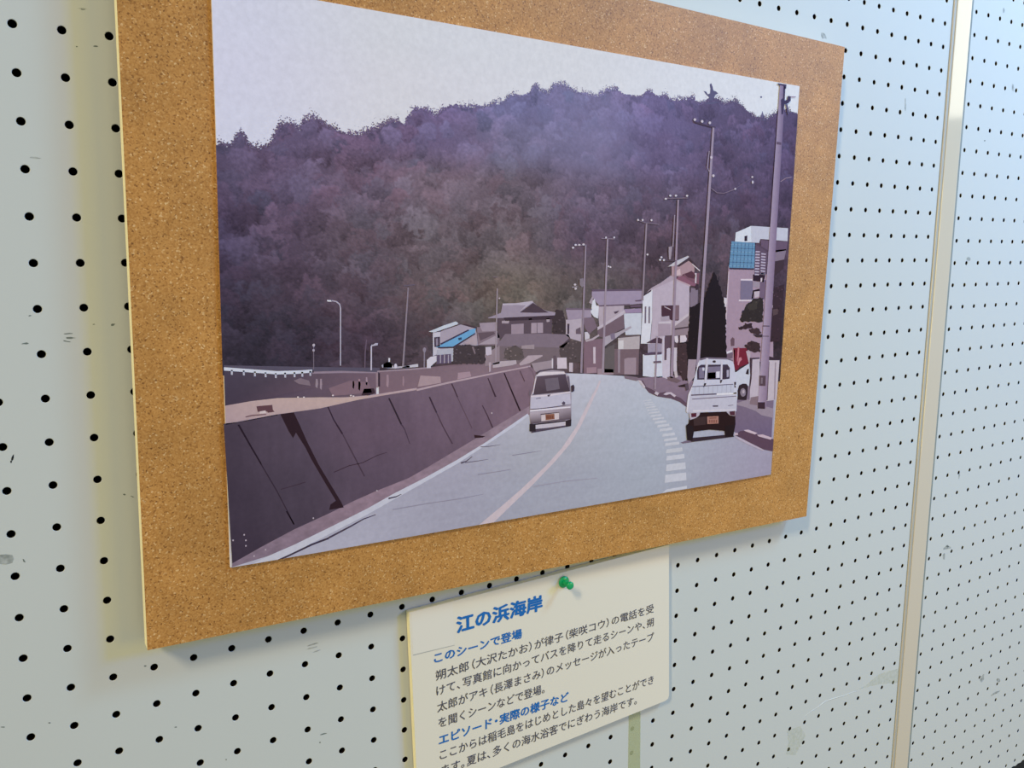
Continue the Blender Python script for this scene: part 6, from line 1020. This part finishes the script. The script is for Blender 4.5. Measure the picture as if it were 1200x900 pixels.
('printed_van',16,[[169,151,165]],[[3490,2232],[3511,2187],[3531,2088],[3550,2057],[3574,2046],[3686,2040],[3792,2055],[3810,2072],[3821,2092],[3846,2108],[3858,2179],[3869,2255],[3871,2419],[3865,2449],[3816,2455],[3538,2452],[3491,2446],[3482,2350]]),
('printed_van/roof_rack',18,[[89,72,84]],[[3541,2074],[3550,2053],[3574,2044],[3686,2037],[3792,2052],[3812,2073],[3810,2086],[3797,2066],[3686,2050],[3576,2055],[3561,2065],[3550,2075]]),
('printed_van/roof',17,[[220,200,208]],[[3540,2085],[3561,2063],[3608,2059],[3797,2071],[3810,2087],[3669,2085]]),
('printed_van/rear_window',18,[[98,78,91],[84,67,82],[67,52,65],[78,61,72]],[[3550,2089],[3810,2091],[3853,2227],[3509,2226]]),
('printed_van/rear_window',19,[[111,95,109]],[[3617,2112],[3740,2111],[3758,2201],[3636,2208]]),
('printed_van/rear_window',20,[[210,188,199]],[[3530,2106],[3544,2089],[3517,2216],[3505,2224]]),
('printed_van/tailgate',17,[[195,182,200]],[[3494,2243],[3858,2245],[3864,2336],[3490,2333]]),
('printed_van/tailgate',18,[[220,200,211]],[[3491,2230],[3653,2235],[3859,2230],[3859,2239],[3658,2249],[3494,2242]]),
('printed_van/handle',19,[[69,53,65]],[[3644,2238],[3675,2236],[3658,2252],[3646,2249]]),
('printed_van/handle',19,[[128,112,129]],[[3537,2254],[3584,2252],[3584,2258],[3541,2260]]),
('printed_van/badge',19,[[89,74,93]],[[3778,2312],[3795,2300],[3810,2310],[3810,2328],[3787,2329]]),
('printed_van/tailgate',19,[[85,70,87]],[[3488,2331],[3611,2335],[3814,2331],[3814,2336],[3611,2341],[3488,2337]]),
('printed_van/tailgate',19,[[95,80,95]],[[3814,2330],[3866,2329],[3866,2333],[3814,2334]]),
('printed_van/bumper',17,[[189,168,181],[160,140,153],[89,70,82],[89,70,81]],[[3486,2358],[3868,2359],[3870,2449],[3492,2447]]),
('printed_van/bumper',18,[[225,209,221]],[[3487,2338],[3861,2347],[3861,2358],[3489,2352]]),
('printed_van/license_plate',19,[[210,186,191]],[[3588,2386],[3752,2386],[3754,2437],[3590,2436]]),
('printed_van/license_plate',18,[[76,55,64]],[[3581,2378],[3754,2381],[3756,2389],[3587,2390]]),
('printed_van/license_plate',20,[[143,89,72]],[[3627,2387],[3709,2389],[3712,2432],[3629,2431]]),
('printed_van/license_plate',21,[[111,61,55]],[[3636,2399],[3646,2399],[3646,2420],[3636,2420]]),
('printed_van/license_plate',21,[[111,61,55]],[[3653,2400],[3664,2401],[3664,2422],[3653,2422]]),
('printed_van/license_plate',21,[[111,61,55]],[[3671,2402],[3681,2403],[3681,2423],[3671,2424]]),
('printed_van/license_plate',21,[[111,61,55]],[[3688,2404],[3699,2404],[3699,2425],[3688,2426]]),
('printed_van/tyre',17,[[44,33,44]],[[3484,2445],[3538,2451],[3539,2510],[3484,2502]]),
('printed_van/tyre#2',17,[[47,35,46]],[[3816,2455],[3872,2449],[3870,2503],[3818,2505]]),
('printed_van/underside',16,[[199,182,195]],[[3535,2452],[3816,2458],[3823,2493],[3538,2493]]),
('printed_van/underside',17,[[40,25,37]],[[3525,2449],[3655,2450],[3815,2451],[3816,2461],[3664,2461],[3538,2458]]),
('printed_van/cast_shadow',16,[[83,68,85]],[[3534,2490],[3673,2494],[3852,2492],[3852,2504],[3691,2510],[3500,2516],[3500,2504]]),
('printed_van/mirror',18,[[64,48,61]],[[3864,2187],[3888,2178],[3898,2198],[3894,2231],[3868,2236]]),
('printed_van/side_trim',18,[[110,93,109]],[[3821,2110],[3845,2112],[3859,2224],[3854,2231]]),
('printed_van/tyre',16,[[117,97,110]],[[3477,2198],[3494,2185],[3490,2230],[3477,2228]]),
('printed_truck',20,[[199,189,204]],[[5149,2283],[5202,2103],[5226,2066],[5294,2061],[5569,2081],[5620,2106],[5642,2145],[5669,2254],[5697,2400],[5699,2569],[5320,2545],[5098,2523],[5082,2507],[5099,2370]]),
('printed_truck/cab_roof',21,[[116,98,114]],[[5216,2065],[5294,2056],[5569,2079],[5620,2103],[5629,2114],[5554,2092],[5295,2070],[5229,2080]]),
('printed_truck/rear_window',21,[[63,48,66]],[[5192,2139],[5238,2117],[5559,2137],[5591,2170],[5593,2266],[5531,2267],[5200,2243]]),
('printed_truck/rear_window',22,[[123,108,131]],[[5217,2141],[5275,2140],[5280,2236],[5221,2233]]),
('printed_truck/rear_window',22,[[125,110,132]],[[5322,2141],[5478,2148],[5481,2251],[5328,2244]]),
('printed_truck/rear_window',22,[[61,46,62]],[[5317,2192],[5416,2195],[5420,2256],[5320,2250]]),
('printed_truck/rear_window',23,[[215,202,213]],[[5422,2190],[5468,2191],[5469,2248],[5426,2247]]),
('printed_truck/rear_window',23,[[167,152,169]],[[5551,2186],[5582,2186],[5582,2247],[5556,2250]]),
('printed_truck/rear_window',23,[[205,193,204]],[[5254,2143],[5283,2146],[5281,2172],[5259,2170]]),
('printed_truck/rear_window',22,[[58,44,60]],[[5502,2188],[5551,2186],[5555,2251],[5506,2253]]),
('printed_truck/guard_bar',24,[[205,191,204]],[[5294,2063],[5323,2065],[5311,2290],[5284,2292]]),
('printed_truck/guard_bar',24,[[65,51,64]],[[5285,2282],[5309,2282],[5295,2309],[5273,2316]]),
('printed_truck/guard_bar#2',24,[[205,190,203]],[[5476,2098],[5498,2100],[5502,2270],[5479,2272]]),
('printed_truck/guard_bar#2',24,[[61,46,58]],[[5475,2268],[5505,2267],[5493,2293],[5480,2298]]),
('printed_truck/brake_light',22,[[54,40,51]],[[5416,2101],[5412,2107],[5402,2110],[5389,2110],[5378,2105],[5374,2098],[5378,2093],[5388,2090],[5401,2090],[5412,2095]]),
('printed_truck/cargo_bed',21,[[191,183,198]],[[5142,2299],[5642,2321],[5658,2399],[5138,2372]]),
('printed_truck/cargo_bed',22,[[108,92,109]],[[5142,2296],[5641,2316],[5642,2323],[5142,2303]]),
('printed_truck/cargo_bed',22,[[100,84,101]],[[5134,2367],[5391,2380],[5675,2396],[5675,2405],[5392,2392],[5135,2378]]),
('printed_truck/cargo_bed',23,[[226,213,219]],[[5440,2383],[5680,2397],[5681,2413],[5440,2399]]),
('printed_truck/cargo_bed',22,[[172,161,179]],[[5173,2303],[5180,2304],[5180,2368],[5173,2368]]),
('printed_truck/cargo_bed',22,[[172,161,179]],[[5227,2305],[5233,2306],[5233,2372],[5227,2372]]),
('printed_truck/cargo_bed',22,[[172,161,179]],[[5280,2308],[5287,2308],[5287,2376],[5281,2375]]),
('printed_truck/cargo_bed',22,[[172,161,179]],[[5334,2310],[5341,2310],[5341,2379],[5335,2379]]),
('printed_truck/cargo_bed',22,[[172,161,178]],[[5389,2312],[5395,2312],[5396,2383],[5390,2382]]),
('printed_truck/cargo_bed',22,[[172,161,178]],[[5444,2314],[5450,2315],[5451,2387],[5445,2386]]),
('printed_truck/cargo_bed',22,[[171,161,178]],[[5499,2316],[5506,2317],[5507,2390],[5500,2390]]),
('printed_truck/cargo_bed',22,[[171,160,178]],[[5555,2319],[5562,2319],[5563,2394],[5556,2394]]),
('printed_truck/cargo_bed',22,[[171,160,177]],[[5612,2321],[5618,2321],[5620,2398],[5613,2397]]),
('printed_truck/tailgate',21,[[193,181,195]],[[5104,2380],[5689,2416],[5691,2559],[5102,2521]]),
('printed_truck/tailgate',22,[[117,100,117]],[[5147,2404],[5687,2428],[5687,2434],[5148,2412]]),
('printed_truck/tailgate',22,[[214,197,205]],[[5160,2508],[5680,2546],[5681,2555],[5160,2520]]),
('printed_truck/badge',22,[[87,72,89]],[[5397,2487],[5465,2492],[5463,2505],[5401,2500]]),
('printed_truck/badge',22,[[146,131,146]],[[5586,2504],[5653,2504],[5653,2511],[5590,2512]]),
('printed_truck/side_latch',23,[[61,44,56]],[[5652,2300],[5676,2302],[5677,2326],[5664,2328],[5678,2350],[5658,2351]]),
('printed_truck/side_latch',23,[[50,31,43]],[[5646,2398],[5688,2397],[5689,2409],[5652,2408]]),
('printed_truck/chassis',21,[[36,13,21]],[[5130,2526],[5682,2567],[5693,2690],[5670,2795],[5571,2788],[5558,2733],[5376,2701],[5185,2696],[5167,2779],[5106,2762],[5088,2636],[5118,2616]]),
('printed_truck/chassis',22,[[61,40,44]],[[5171,2574],[5321,2578],[5325,2650],[5182,2646]]),
('printed_truck/tyre',23,[[32,19,29]],[[5091,2624],[5166,2644],[5184,2693],[5167,2779],[5106,2762]]),
('printed_truck/tyre#2',23,[[29,13,23]],[[5565,2688],[5681,2688],[5670,2795],[5571,2788]]),
('printed_truck/tail_light',23,[[185,166,178]],[[5117,2527],[5249,2533],[5241,2558],[5202,2578],[5133,2588]]),
('printed_truck/tail_light',24,[[85,29,46]],[[5142,2532],[5205,2534],[5204,2569],[5147,2567]]),
('printed_truck/tail_light#2',23,[[178,159,170]],[[5568,2558],[5685,2563],[5681,2611],[5613,2597]]),
('printed_truck/tail_light#2',24,[[76,35,52]],[[5608,2562],[5678,2565],[5677,2606],[5616,2594]]),
('printed_truck/license_plate',23,[[168,115,104]],[[5334,2580],[5474,2590],[5478,2657],[5341,2647]]),
('printed_truck/license_plate',24,[[128,76,69]],[[5358,2612],[5374,2612],[5376,2639],[5360,2638]]),
('printed_truck/license_plate',24,[[128,76,69]],[[5386,2615],[5402,2615],[5404,2642],[5387,2641]]),
('printed_truck/license_plate',24,[[128,76,69]],[[5414,2618],[5430,2618],[5431,2645],[5415,2644]]),
('printed_truck/license_plate',24,[[128,76,69]],[[5441,2621],[5458,2621],[5459,2648],[5443,2647]]),
('printed_truck/license_plate',24,[[132,82,75]],[[5362,2592],[5448,2598],[5449,2608],[5363,2603]]),
('printed_truck/cast_shadow',19,[[52,36,48]],[[5164,2750],[5560,2770],[5669,2779],[5683,2801],[5381,2793],[5158,2786]]),
('printed_truck/cast_shadow',18,[[116,97,117]],[[5033,2775],[5156,2760],[5236,2788],[5064,2787]]),
('printed_truck/mirror',22,[[87,68,81]],[[5056,2269],[5094,2264],[5108,2320],[5074,2328]]),
('printed_truck/mirror',21,[[179,164,178]],[[5065,2274],[5087,2271],[5093,2310],[5074,2316]]),
('printed_truck/side_panel',22,[[217,202,211]],[[5202,2097],[5218,2098],[5122,2373],[5098,2523],[5086,2510],[5103,2359],[5156,2272]])]
groups = {}
for path, _, _, _ in INK:
    if '/' in path and path.rsplit('/', 1)[0] not in OBJ and path.rsplit('/', 1)[0] not in {q[0] for q in INK}:
        k = path.rsplit('/', 1)[0]
        OBJ[k] = empty(k.split('#')[0], (0, 0, 0)); OBJ[k].parent = pr
for path, layer, cs, pts in INK:
    groups.setdefault(path, []).append((layer, cs, pts))
for path in sorted(groups, key=lambda p: p.count('/')):
    V = []; F = []; CC = []
    for layer, cs, pts in groups[path]:
        cols = [srgb(cs[i % len(cs)]) for i in range(len(pts))]
        pts = [(pts[i][0]*0.1, pts[i][1]*0.1) for i in range(len(pts))]
        pts, cols = clip_poly(pts, cols)
        if len(pts) < 3: continue
        b0 = len(V); w = layer_w(layer)
        V += [P3(u, v, w)-PO for u, v in pts]; CC += list(cols); F.append(list(range(b0, len(V))))
    par = get_parent(path)
    nm = path.rsplit('/', 1)[-1].split('#')[0]
    if path in OBJ:                     # extra areas of a ground surface
        o = mesh_obj(nm + '_detail', V, F, ink_m, OBJ[path], cols=CC)
    else:
        o = mesh_obj(nm, V, F, ink_m, par, cols=CC) if V else empty(nm, (0, 0, 0))
        if not V: o.parent = par
        OBJ[path] = o
    if path in PIC_LABEL: o['label'] = PIC_LABEL[path]
